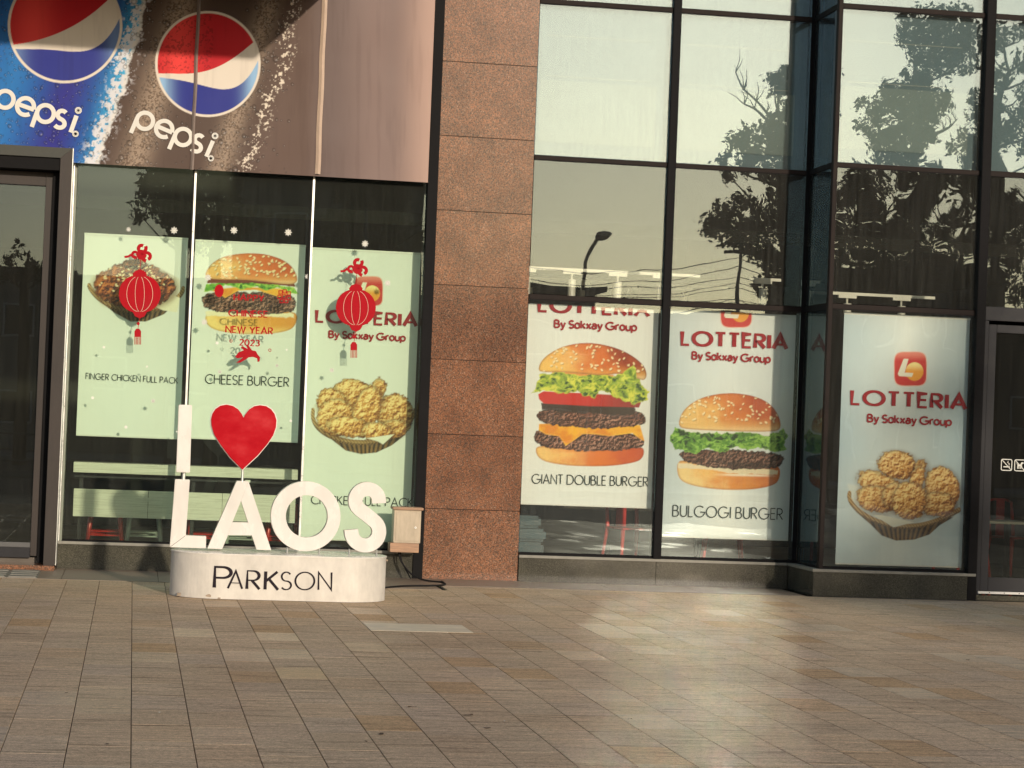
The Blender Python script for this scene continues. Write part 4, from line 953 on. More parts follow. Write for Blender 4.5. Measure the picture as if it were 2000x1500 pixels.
# ================================================================== STICKERS ON THE GREEN GLASS
SY = -.004
def px_poly(pts, Y, thick=.0008):        # outline in photo pixels -> thin solid on the glass
    q = [P(a, b, Y) for a, b in pts]
    return MB().prism(q, Y-thick, Y)
def lantern(cx, y0, y1, rx, label, dx=0.0):
    """red paper lantern cut from foil: body between y0 and y1"""
    cy, ry = (y0+y1)/2, (y1-y0)/2
    t = empty('lantern_sticker', (*P(cx, cy, SY)[:1], SY, P(cx, cy, SY)[1]), label, 'sticker', 'red lantern stickers on the green glass')
    body = [(cx+rx*math.copysign(abs(math.cos(R(a)))**.85, math.cos(R(a))), cy+ry*math.sin(R(a))) for a in range(0, 360, 10)]
    b = px_poly(body, SY).build('lantern_body', M['sticker_red'], t)
    for k in (-.62, -.22, .22, .62):
        mb = MB(); ribbon(mb, [P(cx+rx*k*math.cos(R(a)), cy+ry*.95*math.sin(R(a)), SY) for a in range(-80, 81, 10)], .0038, SY-.0012); mb.build('rib_line', M['sticker_line'], b)
    px_poly([(cx-rx*.34, y0-2), (cx-rx*.22, y0-8), (cx, y0-11), (cx+rx*.22, y0-8), (cx+rx*.34, y0-2), (cx+rx*.30, y0+4), (cx-rx*.30, y0+4)], SY-.0015).build('cap', M['sticker_red'], t)
    px_poly([(cx-rx*.34, y1-2), (cx+rx*.34, y1-1), (cx+rx*.22, y1+7), (cx, y1+11), (cx-rx*.22, y1+7)], SY-.0015).build('foot', M['sticker_red'], t)
    mb = MB(); ribbon(mb, [P(cx+2, y0-30, SY), P(cx, y0-9, SY)], .006, SY-.0004); mb.build('cord', M['sticker_red'], t)
    mb = MB(); ribbon(mb, [P(cx, y1+9, SY), P(cx-4, y1+33, SY)], .006, SY-.0006); mb.build('cord', M['sticker_red'], t)
    px_poly([(cx-3+3.2*math.cos(R(a)), y1+21+3.2*math.sin(R(a))) for a in range(0, 360, 45)], SY-.0008).build('bead', M['sticker_red'], t)
    tx, ty = cx-4, y1+31
    px_poly([(tx-6.5, ty+16), (tx-6.5, ty+5), (tx-3, ty), (tx+3, ty), (tx+6.5, ty+5), (tx+6.5, ty+16)], SY-.001).build('tassel', M['sticker_red'], t)
    mb = MB()
    for k in range(5): ribbon(mb, [P(tx-5.6+2.8*k, ty+15, SY), P(tx-5.6+2.8*k, ty+31, SY)], .0075, SY-.0014)
    mb.build('tassel_fringe', M['sticker_red'], t)
    # rolling cloud above the cord
    mb = MB(); c0 = (cx, y0-42)
    for k, (ax, ay, rr, a0, a1, wd) in enumerate(((4, -10, 8.5, -30, 300, .034), (14, 6, 9, 100, 430, .034), (-9, 2, 6.5, 60, 380, .026), (3, 2, 6, 0, 360, .05))):
        ribbon(mb, [P(c0[0]+ax+rr*math.cos(R(a0+(a1-a0)*q/16))*(1-.35*q/16), c0[1]+ay+rr*math.sin(R(a0+(a1-a0)*q/16))*(1-.35*q/16), SY) for q in range(17)], wd, SY-.0003*k)
    ribbon(mb, [P(c0[0]+a, c0[1]+b, SY) for a, b in ((-8, 7), (-18, 3), (-22, 6), (-30, 7))], .022, SY-.0015)
    mb.build('cloud', M['sticker_red'], t)
lantern(273, 537, 611, 41, 'red lantern sticker on the window next to the entrance')
lantern(695, 565, 637, 39, 'red lantern sticker on the window beside the granite pillar')
gt = empty('greeting_sticker', (P(480, 640, SY)[0], SY, P(480, 700, SY)[1]), 'red new year greeting sticker with a leaping rabbit on the middle window', 'sticker')
for s, l, r_, cap in (('HAPPY', (457, 586), (515, 588.5), 11), ('CHINESE', (447, 617), (522, 620), 11.5), ('NEW YEAR', (441, 649), (532, 653), 12), ('2023', (468, 674), (506, 676), 11)):
    text_px('lettering', s, l, r_, cap, SY, M['sticker_red'], gt, 3.0, 1.7, gap=.22, sp=.4)
rab = px_poly([(459, 697), (466, 688), (476, 684), (470, 678), (474, 676), (484, 682), (480, 674), (485, 674), (492, 684), (500, 686), (503, 692), (508, 698), (507, 706), (503, 707), (502, 700), (494, 697), (486, 698), (480, 702), (470, 708), (461, 709), (470, 702), (474, 698), (464, 700)], SY)
rab.build('rabbit', M['sticker_red'], gt)
mb = MB()
for k, (a, b) in enumerate(((548, 571), (556, 569), (564, 573), (546, 580), (555, 579), (564, 582), (550, 588), (559, 588))): ribbon(mb, [P(a+4.6*math.cos(R(45+90*q)), b+4.6*math.sin(R(45+90*q)), SY) for q in range(5)], .0085, SY-.0003*k)
mb.build('knot', M['sticker_red'], gt)
px_poly([(428+9*math.cos(R(a)), 568+12.5*math.sin(R(a))) for a in range(0, 360, 20)], SY).build('small_lantern', M['sticker_red'], gt)
for a, b in ((451, 666), (527, 684)):
    mb = MB(); ribbon(mb, [P(a+2.6*math.cos(R(q)), b+2.6*math.sin(R(q)), SY) for q in range(0, 361, 40)], .006, SY); mb.build('dot_ring', M['sticker_red'], gt)
flakes = [(251, 448, 5.5, 'in the dark strip above the glazed chicken poster, next to the entrance'), (340, 450, 8, 'in the dark strip above the glazed chicken poster, next to the mullion'),
          (457, 450, 8, 'in the dark strip above the cheese burger poster, on its entrance side'), (563, 454, 8, 'in the dark strip above the cheese burger poster, on its pillar side'), (713, 476, 7.5, 'in the dark strip above the tall chicken poster'),
          (406, 542, 7.5, 'over the top bun of the cheese burger'), (600, 540, 5.5, 'on the mullion side of the middle window at bun height'), (399, 629, 7, 'over the lower bun of the cheese burger'), (757, 553, 7, 'beside the emblem on the tall chicken poster'),
          (648, 723, 5.5, 'below the lantern on the tall chicken poster'), (299, 783, 5, 'low on the glazed chicken poster'), (429, 726, 4.5, 'above the first letters of the cheese burger poster'), (541, 714, 4, 'above the last letters of the cheese burger poster')]
for x, y, r_, where in flakes:
    t = empty('snowflake_sticker', (P(x, y, SY)[0], SY, P(x, y, SY)[1]), 'white snowflake sticker '+where, 'sticker', 'white snowflake stickers on the green glass')
    pts = []
    for k in range(16):
        rr = r_ if k % 2 == 0 else r_*.55; pts.append((x+rr*math.cos(R(k*22.5)), y+rr*math.sin(R(k*22.5))))
    px_poly(pts, SY).build('star', M['sticker_white'], t)
    mb = MB()
    for k in range(8): ribbon(mb, [P(x+r_*.2*math.cos(R(45*k)), y+r_*.2*math.sin(R(45*k)), SY), P(x+r_*.7*math.cos(R(45*k)), y+r_*.7*math.sin(R(45*k)), SY)], .0035, SY-.0012)
    mb.build('star_lines', M['mat_grey'], t)
for x, y, r_, where in ((203, 678, 2.6, 'below the lantern on the glazed chicken poster'), (287, 716, 2.2, 'above the words of the glazed chicken poster'), (181, 777, 3, 'low beside the edge of the glazed chicken poster'), (246, 834, 3.2, 'at the foot of the glazed chicken poster'), (424, 670, 3, 'beside the greeting year'), (560, 683, 2, 'above the last word of the cheese burger poster'), (568, 822, 2.6, 'beside the red heart'), (345, 843, 1.8, 'near the top of the white letter')):
    px_poly([(x+r_*math.cos(R(a)), y+r_*math.sin(R(a))) for a in range(0, 360, 30)], SY).build('dot_sticker', M['sticker_white'], None, label='small round white sticker '+where, cat='sticker', group='round white stickers on the green glass')

# ================================================================== THE WHITE LETTER SIGN
sg = empty('letter_sign', (1.33, -2.93, 0), 'white letter sign with a red heart on an oval white base', 'sign')
SX0, SX1, SYF, SR = .378, 2.272, -3.35, .43
cyc = SYF+SR
def stadium(off=0, n=16):
    a, b, r_ = SX0+SR, SX1-SR, SR+off
    n = 40; return arc(a, cyc, r_, r_, 90, 270, n)+arc(b, cyc, r_, r_, -90, 90, n)
ZTOP = .395
pl = MB().zprism(stadium(), .004, ZTOP-.012).build('base', M['white_plinth'], sg)
MB().zprism(stadium(.006), ZTOP-.0118, ZTOP).build('base_top', M['white_paint'], pl, bevel=.003)
for (x, z, s, sd) in ((P(352, 1164, -3.1)[0], .02, .05, 1), (P(408, 1166, -3.3)[0], .03, .035, 2), (P(428, 1171, -3.35)[0], .012, .02, 3), (2.262, .36, .03, 4)):
    r2 = random.Random(sd); yy = SYF if SX0+SR < x < SX1-SR else cyc-math.sqrt(max(0, SR*SR-(min(abs(x-SX0-SR), abs(x-SX1+SR)))**2))
    q = [(x+s*r2.uniform(.5, 1.1)*math.cos(R(a)), max(.005, z+s*.45*r2.uniform(.5, 1.1)*math.sin(R(a)))) for a in range(0, 360, 45)]
    MB().prism(q, yy-.003, yy+.02).build('chipped_edge', simple('bare_filler', (.34, .27, .20), .8, var=.3, scale=20), pl)
# sign maker's name on the base: big first letter, then small capitals
def on_base(X, Z, y):                                    # wraps the lettering round the base
    if X < SX0+SR: d = X-(SX0+SR); a = d/SR; return (SX0+SR+SR*math.sin(a)*(SR+.004)/SR, cyc-(SR+.004)*math.cos(a)+y, Z)
    if X > SX1-SR: d = X-(SX1-SR); a = d/SR; return (SX1-SR+SR*math.sin(a)*(SR+.004)/SR, cyc-(SR+.004)*math.cos(a)+y, Z)
    return (X, SYF-.004+y, Z)
PKY = SYF; m_ = (D+PKY)/F
def psz(s, l, r_, cap, wv, wh, **kw): return text_mb(s, P(*l, PKY), P(*r_, PKY), cap*m_, 0, wv*m_, wh*m_, to=on_base, **kw)
psz('P', (418.5, 1147.5), (450, 1148.5), 40, 7.0, 4.0).build('name_lettering', M['lettering_black'], sg)
psz('A', (445, 1149), (473, 1150), 34, 4.4, 1.6).build('name_lettering', M['lettering_black'], sg)
psz('RK', (482, 1150), (543, 1152), 35, 6.2, 2.6, gap=.24).build('name_lettering', M['lettering_black'], sg)
psz('SON', (549, 1151.5), (647, 1152), 34, 3.8, 2.2, gap=.22).build('name_lettering', M['lettering_black'], sg)
LY0, LY1 = -2.99, -2.87
def S(q): return P(320+q[0]/4.348, 760+q[1]/4.348, LY0)
def upright(pts, flatten=True): return [S(q) for q in pts]
def solid(name, pts, mat=M['white_paint'], y0=LY0, y1=LY1, par=sg): return MB().prism(upright(pts), y0, y1).build(name, mat, par, bevel=.004)
lt = solid('letter_l', [(96, 765), (221, 770), (186, 1243), (360, 1250), (357, 1352), (50, 1343)])
mb = MB(); ribbon(mb, [S((52, 1342)), S((184, 1244))], .003, LY0-.0008); mb.build('mitre_joint', M['joint'], lt)
def holed(name, outer, inner, mat=M['white_paint']):
    """letter with a counter: bridged strips between outline and counter"""
    o, i = upright(outer), upright(inner); n = len(o); mb = MB()
    for y, rev in ((LY0, False), (LY1, True)):
        base = len(mb.v); mb.v += [(a, y, b) for a, b in o]+[(a, y, b) for a, b in i]
        for k in range(n):
            j = (k+1) % n; f = (base+k, base+j, base+n+j, base+n+k); mb.f.append(f[::-1] if rev else f)
    m2 = 2*n
    for k in range(n):
        j = (k+1) % n; mb.f.append((k, j, j+m2, k+m2)); mb.f.append((n+j, n+k, n+k+m2, n+j+m2))
    return mb.build(name, mat, sg, bevel=.003)
mbA = MB()
for pts in ([(620, 780), (718, 782), (655, 950), (582, 1130), (545, 1240), (495, 1358), (370, 1353)],
            [(718.6, 782), (912, 1367), (788, 1363), (748, 1243), (716, 1132), (656, 950)],
            [(582.5, 1130.5), (715.5, 1132.5), (747.5, 1242.5), (545.5, 1240)]): mbA.prism(upright(pts), LY0, LY1)
mbA.build('letter_a', M['white_paint'], sg)
ang = [k*360/56 for k in range(56)]
holed('letter_o', [(1205+296*math.cos(R(a)), 1080+297*math.sin(R(a))) for a in ang], [(1214+178*math.cos(R(a)), 1081+180*math.sin(R(a))) for a in ang])
mbS = MB()                                              # the letter s: a band along two arcs
cen = [(1725+100*math.cos(R(a)), 955+104*math.sin(R(a))) for a in range(0, -181, -12)]       # from the right end over the top
cen = [(1828, 970)]+[(1728+100*math.cos(R(a)), 948+100*math.sin(R(a))) for a in range(-10, -216, -10)]
cen += [(1668, 1026), (1716, 1062), (1770, 1106)]
cen += [(1712+118*math.cos(R(a)), 1210+118*math.sin(R(a))) for a in range(-42, 181, 10)]+[(1592, 1194)]
wS = 118
L_, R_ = [], []
for k in range(len(cen)):
    a = np.array(cen[max(k-1, 0)]); b = np.array(cen[min(k+1, len(cen)-1)]); t_ = (b-a)/np.hypot(*(b-a)); nr = np.array([-t_[1], t_[0]])
    L_.append(tuple(np.array(cen[k])+nr*wS/2)); R_.append(tuple(np.array(cen[k])-nr*wS/2))
n = len(cen)
for k in range(n-1):
    pass
oS = upright(L_)+upright(R_)
v = [(a, LY0, b) for a, b in oS]+[(a, LY1, b) for a, b in oS]; f = []
for k in range(n-1):
    f += [(k, k+1, n+k+1, n+k), (2*n+k+1, 2*n+k, 3*n+k, 3*n+k+1), (k+1, k, 2*n+k, 2*n+k+1), (n+k, n+k+1, 3*n+k+1, 3*n+k)]
f += [(0, n, 3*n, 2*n), (2*n-1, n-1, 3*n-1, 4*n-1)]
mbS.add(v, f).build('letter_s', M['white_paint'], sg, bevel=.003)
solid('letter_i', [(127, 132), (240, 135), (222, 710), (105, 705)])
# red heart with a white rim
def heart(s=1.0):
    up_ = [(667, 693), (560, 585), (470, 465), (420, 385), (398, 310), (394, 255), (405, 205), (432, 162), (475, 134), (530, 124), (585, 136), (630, 165), (660, 203), (678, 240)]
    dn = [(696, 205), (728, 165), (770, 139), (822, 130), (875, 138), (918, 165), (948, 205), (965, 260), (960, 325), (935, 395), (885, 470), (800, 570)]
    q = np.array(up_+dn, float); c = np.array([675, 370.]); return [tuple(c+(k-c)*s) for k in q]
hr = MB().prism(upright(heart(1.0)), LY0+.02, LY1).build('heart_rim', M['white_paint'], sg)
MB().prism(upright(heart(.972)), LY0+.004, LY0+.0195).build('heart', M['red_paint'], sg)
def post(name, a, b, r_): 
    (x0, z0), (x1, z1) = S(a), S(b); return MB().tube([(x0, -2.93, z0), (x1, -2.93, z1)], r_, 10).build(name, M['silver'], sg)
post('post', (672, 690), (668, 784), .011); post('post', (172, 705), (168, 770), .016)
for q in ((1052, 1350), (1325, 1355), (1580, 1370), (1815, 1330)):
    x_, _z = S(q); MB().tube([(x_, -2.93, ZTOP-.001), (x_, -2.93, ZTOP+.05)], .008, 8).build('peg', M['silver'], sg)

# ================================================================== CABINET AND CABLES
cab = empty('electric_cabinet', (2.76, -.18, .27), 'small cream metal cabinet on a plank beside the granite pillar', 'cabinet')
cx0, cx1, cz0, cz1 = 2.632, 2.905, .372, .705
box('cabinet_body', M['cabinet'], cab, cx0, cx1, -.26, -.052, cz0, cz1, bevel=.004)
box('cabinet_roof', M['wood'], cab, cx0-.018, cx1+.018, -.29, -.052, cz1+.001, cz1+.026, bevel=.004)
cd = box('cabinet_door', M['cabinet'], cab, cx0+.022, cx1-.022, -.268, -.2605, cz0+.02, cz1-.02, bevel=.003)
MB().tube([(cx1-.055, -.2685, .53), (cx1-.055, -.279, .53)], .011, 12).build('lock', M['silver'], cd)
MB().tube([(cx1-.055, -.2792, .53), (cx1-.055, -.281, .53)], .004, 8).build('keyhole', M['rubber'], cd)
box('support_plank', M['wood'], cab, cx0-.03, cx1-.012, -.27, -.052, .278, .370, bevel=.003)
def bez(pts, n=10):
    out = []; pts = [Vector(q) for q in pts]; e = [pts[0]]+pts+[pts[-1]]
    for i in range(1, len(e)-2):
        for k in range(n):
            t = k/n; a, b, c, d = e[i-1:i+3]
            out.append(.5*((2*b)+(c-a)*t+(2*a-5*b+4*c-d)*t*t+(3*b-3*c+d-a)*t**3))
    return out+[pts[-1]]
loop = G(862, 1138)
MB().tube(bez([(2.70, -.16, .28), (2.73, -.2, .18), (2.83, -.28, .06), (2.95, -.40, .014), (3.1, -.55, .012), (loop[0], loop[1], .012), (3.05, -1.0, .012), (2.6, -1.3, .012), (2.3, -1.8, .012), (2.1, -2.4, .012)]), .0085, 8).build('power_cable', M['rubber'], None, smooth=True, label='black cable looping over the paving from cabinet to sign', cat='cable')
MB().tube(bez([(2.72, -.14, .28), (2.74, -.17, .18), (2.79, -.2, .08), (2.83, -.22, .012)]), .006, 8).build('short_cable', M['rubber'], None, smooth=True, label='thin black cable hanging under the cream cabinet', cat='cable')

# ================================================================== INSIDE THE WINDOWS
ct = empty('window_counter', (.6, .5, .1), 'long pale laminate counter with slatted front behind the green windows', 'counter')
YC = .47
def span(name, x0, x1, y0, y1, Yd, **k):
    (a, z1), (b, _) = P(x0, y0, Yd), P(x1, y0, Yd); z0 = P(x0, y1, Yd)[1]; return a, b, z0, z1
a, b, z0, z1 = span('', 144, 700, 902, 922, YC); box('counter_top', M['laminate'], ct, a, 1.70, YC, YC+.42, z0, z1, bevel=.003)
a, b, z0, z1 = span('', 144, 700, 954, 1008, YC+.02)
for k in range(3):
    xa = a+(1.69-a)*k/3; box('front_board', M['laminate'], ct, xa+.002, a+(1.69-a)*(k+1)/3-.002, YC+.02, YC+.045, z0, z1, bevel=.002)
box('shelf_rail', M['grey_metal'], ct, a, 1.69, YC+.06, YC+.09, z1+.115, z1+.135)
for x in (a+.05, .62, 1.64): box('leg', M['grey_metal'], ct, x, x+.04, YC+.10, YC+.14, .101, z1+.22)
box('socket_plate', M['white_metal'], ct, 1.16, 1.215, YC-.006, YC-.0005, .905, .93)
def stool(x, y, mat, label):
    t = empty('metal_stool', (x, y, .1), label, 'stool', 'metal stools under the window counter')
    h = .56
    for sx in (-1, 1):
        for sy in (-1, 1):
            MB().tube([(x+sx*.19, y+sy*.19, .101), (x+sx*.13, y+sy*.13, .1+h)], [.020, .030], 8).build('leg', mat, t, smooth=True)
    for z, w_ in ((.30, .175), (.34, .17)):
        for sy in (-1, 1): MB().tube([(x-w_, y+sy*w_, z), (x+w_, y+sy*w_, z)], .009, 6).build('stretcher', mat, t)
    for sx in (-1, 1): MB().tube([(x+sx*.172, y-.172, .32), (x+sx*.172, y+.172, .32)], .009, 6).build('stretcher', mat, t)
    box('seat', mat, t, x-.15, x+.15, y-.15, y+.15, .1+h, .125+h, bevel=.01)
for px_, mt, lb in ((205, 'red_steel', 'red metal stool under the counter next to the entrance'), (281, 'grey_steel', 'grey metal stool under the counter between two red stools'), (400, 'red_steel', 'red metal stool behind the first white letters'), (474, 'grey_steel', 'grey metal stool behind the white letter with two legs'), (552, 'red_steel', 'red metal stool behind the round white letter')):
    stool(P(px_, 1040, .95)[0], .98, M[mt], lb)
def chair(x, y, rz, label):
    t = empty('red_chair', (x, y, .1), label, 'chair', 'red metal chairs inside the shop', rz)
    c, s = math.cos(rz), math.sin(rz)
    def q(a, b, z): return (x+a*c-b*s, y+a*s+b*c, .1+z)
    for sx in (-1, 1):
        MB().tube([q(sx*.22, -.22, .001), q(sx*.18, -.17, .44)], [.016, .024], 8).build('leg', M['red_steel'], t, smooth=True)
        MB().tube([q(sx*.22, .24, .001), q(sx*.18, .17, .44), q(sx*.185, .22, .84)], [.016, .024, .016], 8).build('leg', M['red_steel'], t, smooth=True)
    MB().add([q(a*.2, b*.2, z) for z in (.44, .46) for a, b in ((-1, -1), (1, -1), (1, 1), (-1, 1))], [(3, 2, 1, 0), (4, 5, 6, 7), (0, 1, 5, 4), (1, 2, 6, 5), (2, 3, 7, 6), (3, 0, 4, 7)]).build('seat', M['red_steel'], t, bevel=.006)
    MB().tube([q(-.185, .22, .84), q(-.1, .235, .87), q(.1, .235, .87), q(.185, .22, .84)], .014, 8).build('top_rail', M['red_steel'], t, smooth=True)
    MB().add([q(a, .2+d, z) for d in (0, .012) for a, z in ((-.06, .45), (.06, .45), (.06, .86), (-.06, .86))], [(0, 1, 2, 3), (7, 6, 5, 4), (0, 4, 5, 1), (1, 5, 6, 2), (2, 6, 7, 3), (3, 7, 4, 0)]).build('back_splat', M['red_steel'], t)
chair(5.28, .75, .3, 'red metal chair below the double burger poster')
chair(6.35, .95, -.2, 'red metal chair below the lettuce burger poster')
chair(8.92, .55, 1.9, 'red metal chair behind the glass door')
chair(9.9, 1.6, .4, 'red metal chair deep behind the glass door')
def table(x, y, label, z=.73, w_=.55):
    t = empty('cafe_table', (x, y, .1), label, 'table', 'cafe tables inside the shop')
    box('table_top', M['laminate'], t, x-w_, x+w_, y-.3, y+.3, z, z+.028, bevel=.004)
    MB().tube([(x, y, .13), (x, y, z-.001)], .03, 10).build('stem', M['black_metal'], t); MB().tube([(x, y, .101), (x, y, .13)], [.24, .2], 16).build('foot', M['black_metal'], t)
table(5.15, 1.3, 'pale cafe table glimpsed below the double burger poster'); table(6.3, 1.9, 'pale cafe table near the inner corner'); table(9.6, 1.0, 'pale cafe table behind the glass door')
# track lamps
def track(x0, x1, y, z, heads, label):
    t = empty('track_light', ((x0+x1)/2, y, 3.62), label, 'lamp', 'white ceiling track lights in the shop')
    box('track', M['lamp_white'], t, x0, x1, y-.018, y+.018, z, z+.03)
    for x in (x0+.15, x1-.15): MB().tube([(x, y, z+.03), (x, y, 3.62)], .004, 6).build('hanger', M['black_metal'], t)
    for x, L in heads:
        ad = box('adapter', M['lamp_white'], t, x-.07, x+.13, y-.022, y+.022, z-.032, z-.001, bevel=.003)
        MB().tube([(x+.03, y, z-.033), (x+.03, y, z-.10)], .012, 6).build('stem', M['lamp_white'], ad)
        MB().tube([(x+.03, y-.02, z-.09), (x+.03, y-.02, z-.09-L)], .042, 12).build('head', M['lamp_white'], ad, smooth=False)
track(3.98, 5.95, .8, 3.265, [(4.03, .22), (4.52, .22), (5.02, .22), (5.5, .22)], 'white track of spot lamps above the double burger poster, nearer the glass')
track(4.1, 6.7, 2.5, 3.26, [(4.35, .12), (4.95, .09), (5.5, .10), (6.15, .10)], 'white track of spot lamps deeper behind the first')
track(6.5, 6.85, .8, 3.265, [(6.62, .22)], 'short white lamp track at the inner corner'); track(7.15, 8.4, .25, 3.12, [(7.4, .1), (8.0, .1)], 'white lamp track in the projecting bay')
# blue wrapped bundles on the floor by the pillar
bd = empty('wrapped_bundle', (4.2, .8, .1), 'blue plastic wrapped bundle on the floor behind the pillar', 'bundle')
for k, (z, wd) in enumerate(((.10, .34), (.24, .31), (.38, .33), (.52, .27))):
    box('pack', M['blue_tarp'], bd, 4.02, 4.02+wd, .6, .95, z+.002, z+.135, bevel=.03)

# ================================================================== SMALL LITTER ON THE PAVING
lr = random.Random(12)
LM = [simple('dry_leaf', (.10, .06, .03), .8, var=.3), simple('paper_scrap', (.6, .57, .5), .8), M['joint']]
spots = [(745, 1435, 2, 'dry dark leaf'), (715, 1450, 1, 'tiny dark leaf scrap'), (805, 1382, 2, 'dark leaf fragment'), (915, 1398, 2, 'dark twig bit'), (952, 1423, 2, 'long dark leaf'), (870, 1183, 1, 'small brown leaf'), (314, 1393, 1, 'white paper speck'), (985, 1410, 1, 'white paper scrap'), (1233, 1290, 2, 'dark leaf'), (1182, 1330, 1, 'small dark crumb'), (1230, 1406, 1, 'small dark leaf'), (1780, 1386, 1, 'dark dry crumb'), (1890, 1290, 2, 'curled brown leaf'), (1005, 1168, 1, 'tiny brown leaf'), (1772, 1166, 1, 'white paper ball'), (500, 1370, 1, 'dark speck'), (130, 1355, 1, 'tiny dark crumb'), (210, 1455, 1, 'dark stain-like leaf'), (1305, 1247, 1, 'brown leaf')]
for k, (x, y, s, kd) in enumerate(spots):
    gx, gy = G(x, y); a = lr.uniform(0, 3); L = .014*s
    q = [(gx+L*math.cos(t_)*math.cos(a)-L*.45*math.sin(t_)*math.sin(a), gy+L*math.cos(t_)*math.sin(a)+L*.45*math.sin(t_)*math.cos(a)) for t_ in [i*math.pi/4 for i in range(8)]]
    mb = MB(); n = 8; mb.v = [(gx, gy, .006)]+[(u, v_, .0035+.006*lr.random()) for u, v_ in q]; mb.f = [(0, 1+i, 1+(i+1) % 8) for i in range(8)]
    near = ('beneath the sign' if y < 1200 and x < 900 else 'by the glass door' if x > 1700 else 'on the open paving')
    mb.build('paper_scrap' if 'paper' in kd else 'fallen_leaf', LM[1] if 'paper' in kd else LM[0], None, label='%s lying %s, litter piece %s from the window side' % (kd, near, ['first', 'second', 'third', 'fourth', 'fifth', 'sixth', 'seventh', 'eighth', 'ninth', 'tenth', 'eleventh', 'twelfth', 'thirteenth', 'fourteenth', 'fifteenth', 'sixteenth', 'seventeenth', 'eighteenth', 'nineteenth'][sorted(range(len(spots)), key=lambda i: spots[i][1]).index(k)]), cat='litter', group='litter on the paving')

# ================================================================== THE STREET BEHIND THE CAMERA (seen in the glass)
def mirror(px, Y):                       # where a thing at depth Y must stand for its reflection to show at photo column px
    d = ray(px, 800); return d[0]/d[1]*(D-Y+(2*YG if px > 1625 else 0))
def mirror_z(px, py, Y):
    d = ray(px, py); return EYE+d[2]/d[1]*(D-Y+(2*YG if px > 1625 else 0))
def tree(px0, Y, clumps, label, seed=1, size=.085, dens=1.0, bare=()):
    """a street tree whose crown is made of leaf clumps; clumps: (px, py, r) where their mirror image shows in the photo"""
    r = np.random.default_rng(seed); rr = random.Random(seed); x0 = mirror(px0, Y)
    t = empty('street_tree', (x0, Y, -.05), label, 'tree', 'street trees behind the plaza')
    C = []
    for a, b, q in clumps:
        y = Y+rr.uniform(-1.1, 1.1); C.append((mirror(a, y), y, mirror_z(a, b, y), q*(D-y)/F))
    C = np.array(C); top = C[:, 2].max(); low = C[:, 2].min(); mb = MB()
    fork = max(2.2, low-.4); path = [(x0, Y, -.05), (x0+.05, Y, fork*.5), (x0+rr.uniform(-.1, .1), Y, fork)]
    cx = C[:, 0].mean(); n = 6
    for k in range(1, n+1): path.append((x0+(cx-x0)*k/n*.8+rr.uniform(-.12, .12), Y+rr.uniform(-.1, .1), fork+(top-fork)*.86*k/n))
    mb.tube(path, [.20, .17, .15]+[.14*(1-.85*k/n) for k in range(1, n+1)], 8)
    for c in C:                                           # a bough from the stem to each clump
        st = Vector(min(path[2:], key=lambda q: abs(q[2]-(c[2]-.5*abs(c[0]-q[0])-.3)))); e = Vector(c[:3]); m_ = st.lerp(e, .5)+Vector((rr.uniform(-.1, .1), rr.uniform(-.1, .1), -.12))
        L = (e-st).length; mb.tube([st, m_, e], [min(.07, .015+.02*L), .012+.009*L, .008], 5)
    for pts in bare:
        q = [Vector((mirror(a, Y), Y, mirror_z(a, b, Y))) for a, b in pts]; mb.tube(q, [.05*(1-.75*k/len(q)) for k in range(len(q))], 5)
        for k in range(1, len(q)):
            for w_ in range(3):
                e = q[k]+Vector((rr.uniform(-.45, .25), rr.uniform(-.2, .2), rr.uniform(.1, .6))); mb.tube([q[k], q[k].lerp(e, .5)+Vector((.05, 0, .03)), e], [.018, .012, .005], 4)
    mb.build('trunk', M['bark'], t, smooth=True)
    cnt = np.maximum(20, (C[:, 3]**2*3.14/(size*size*.55)*1.25*dens)).astype(int); k = np.repeat(np.arange(len(C)), cnt); n = len(k)
    # leaves sit on twiglets, so clumps break up into tufts with gaps
    tw = {i: r.normal(0, 1, (max(6, int(cnt[i]/11)), 3)) for i in range(len(C))}
    off = np.stack([tw[i][r.integers(len(tw[i]))] for i in k]); L = np.linalg.norm(off, axis=1)[:, None]; off = off/np.maximum(L, 1e-6)*np.minimum(L, 1.7)*.60
    pos = C[k, :3]+off*C[k, 3][:, None]+r.normal(0, 1, (n, 3))*.075
    a = r.normal(0, 1, (n, 3)); a[:, 2] -= .5; a /= np.linalg.norm(a, axis=1)[:, None]; b = np.cross(a, r.normal(0, 1, (n, 3))); b /= np.linalg.norm(b, axis=1)[:, None]
    s = (size*r.uniform(.6, 1.35, n))[:, None]
    v = np.stack([pos-a*s, pos+b*s*.48, pos+a*s, pos-b*s*.48], 1).reshape(-1, 3)
    me = bpy.data.meshes.new('crown'); me.vertices.add(len(v)); me.vertices.foreach_set('co', v.ravel())
    me.loops.add(4*n); me.loops.foreach_set('vertex_index', np.arange(4*n)); me.polygons.add(n); me.polygons.foreach_set('loop_start', np.arange(0, 4*n, 4)); me.update(calc_edges=True)
    link('crown', me, M['leaf'], t)
def fill(x0, x1, y0, y1, step, r_, seed, keep=.85):
    q = random.Random(seed); return [(x+q.uniform(-.5, .5)*step, y+q.uniform(-.5, .5)*step, r_*q.uniform(.7, 1.2)) for x in range(x0, x1, step) for y in range(y0, y1, step) if q.random() < keep]
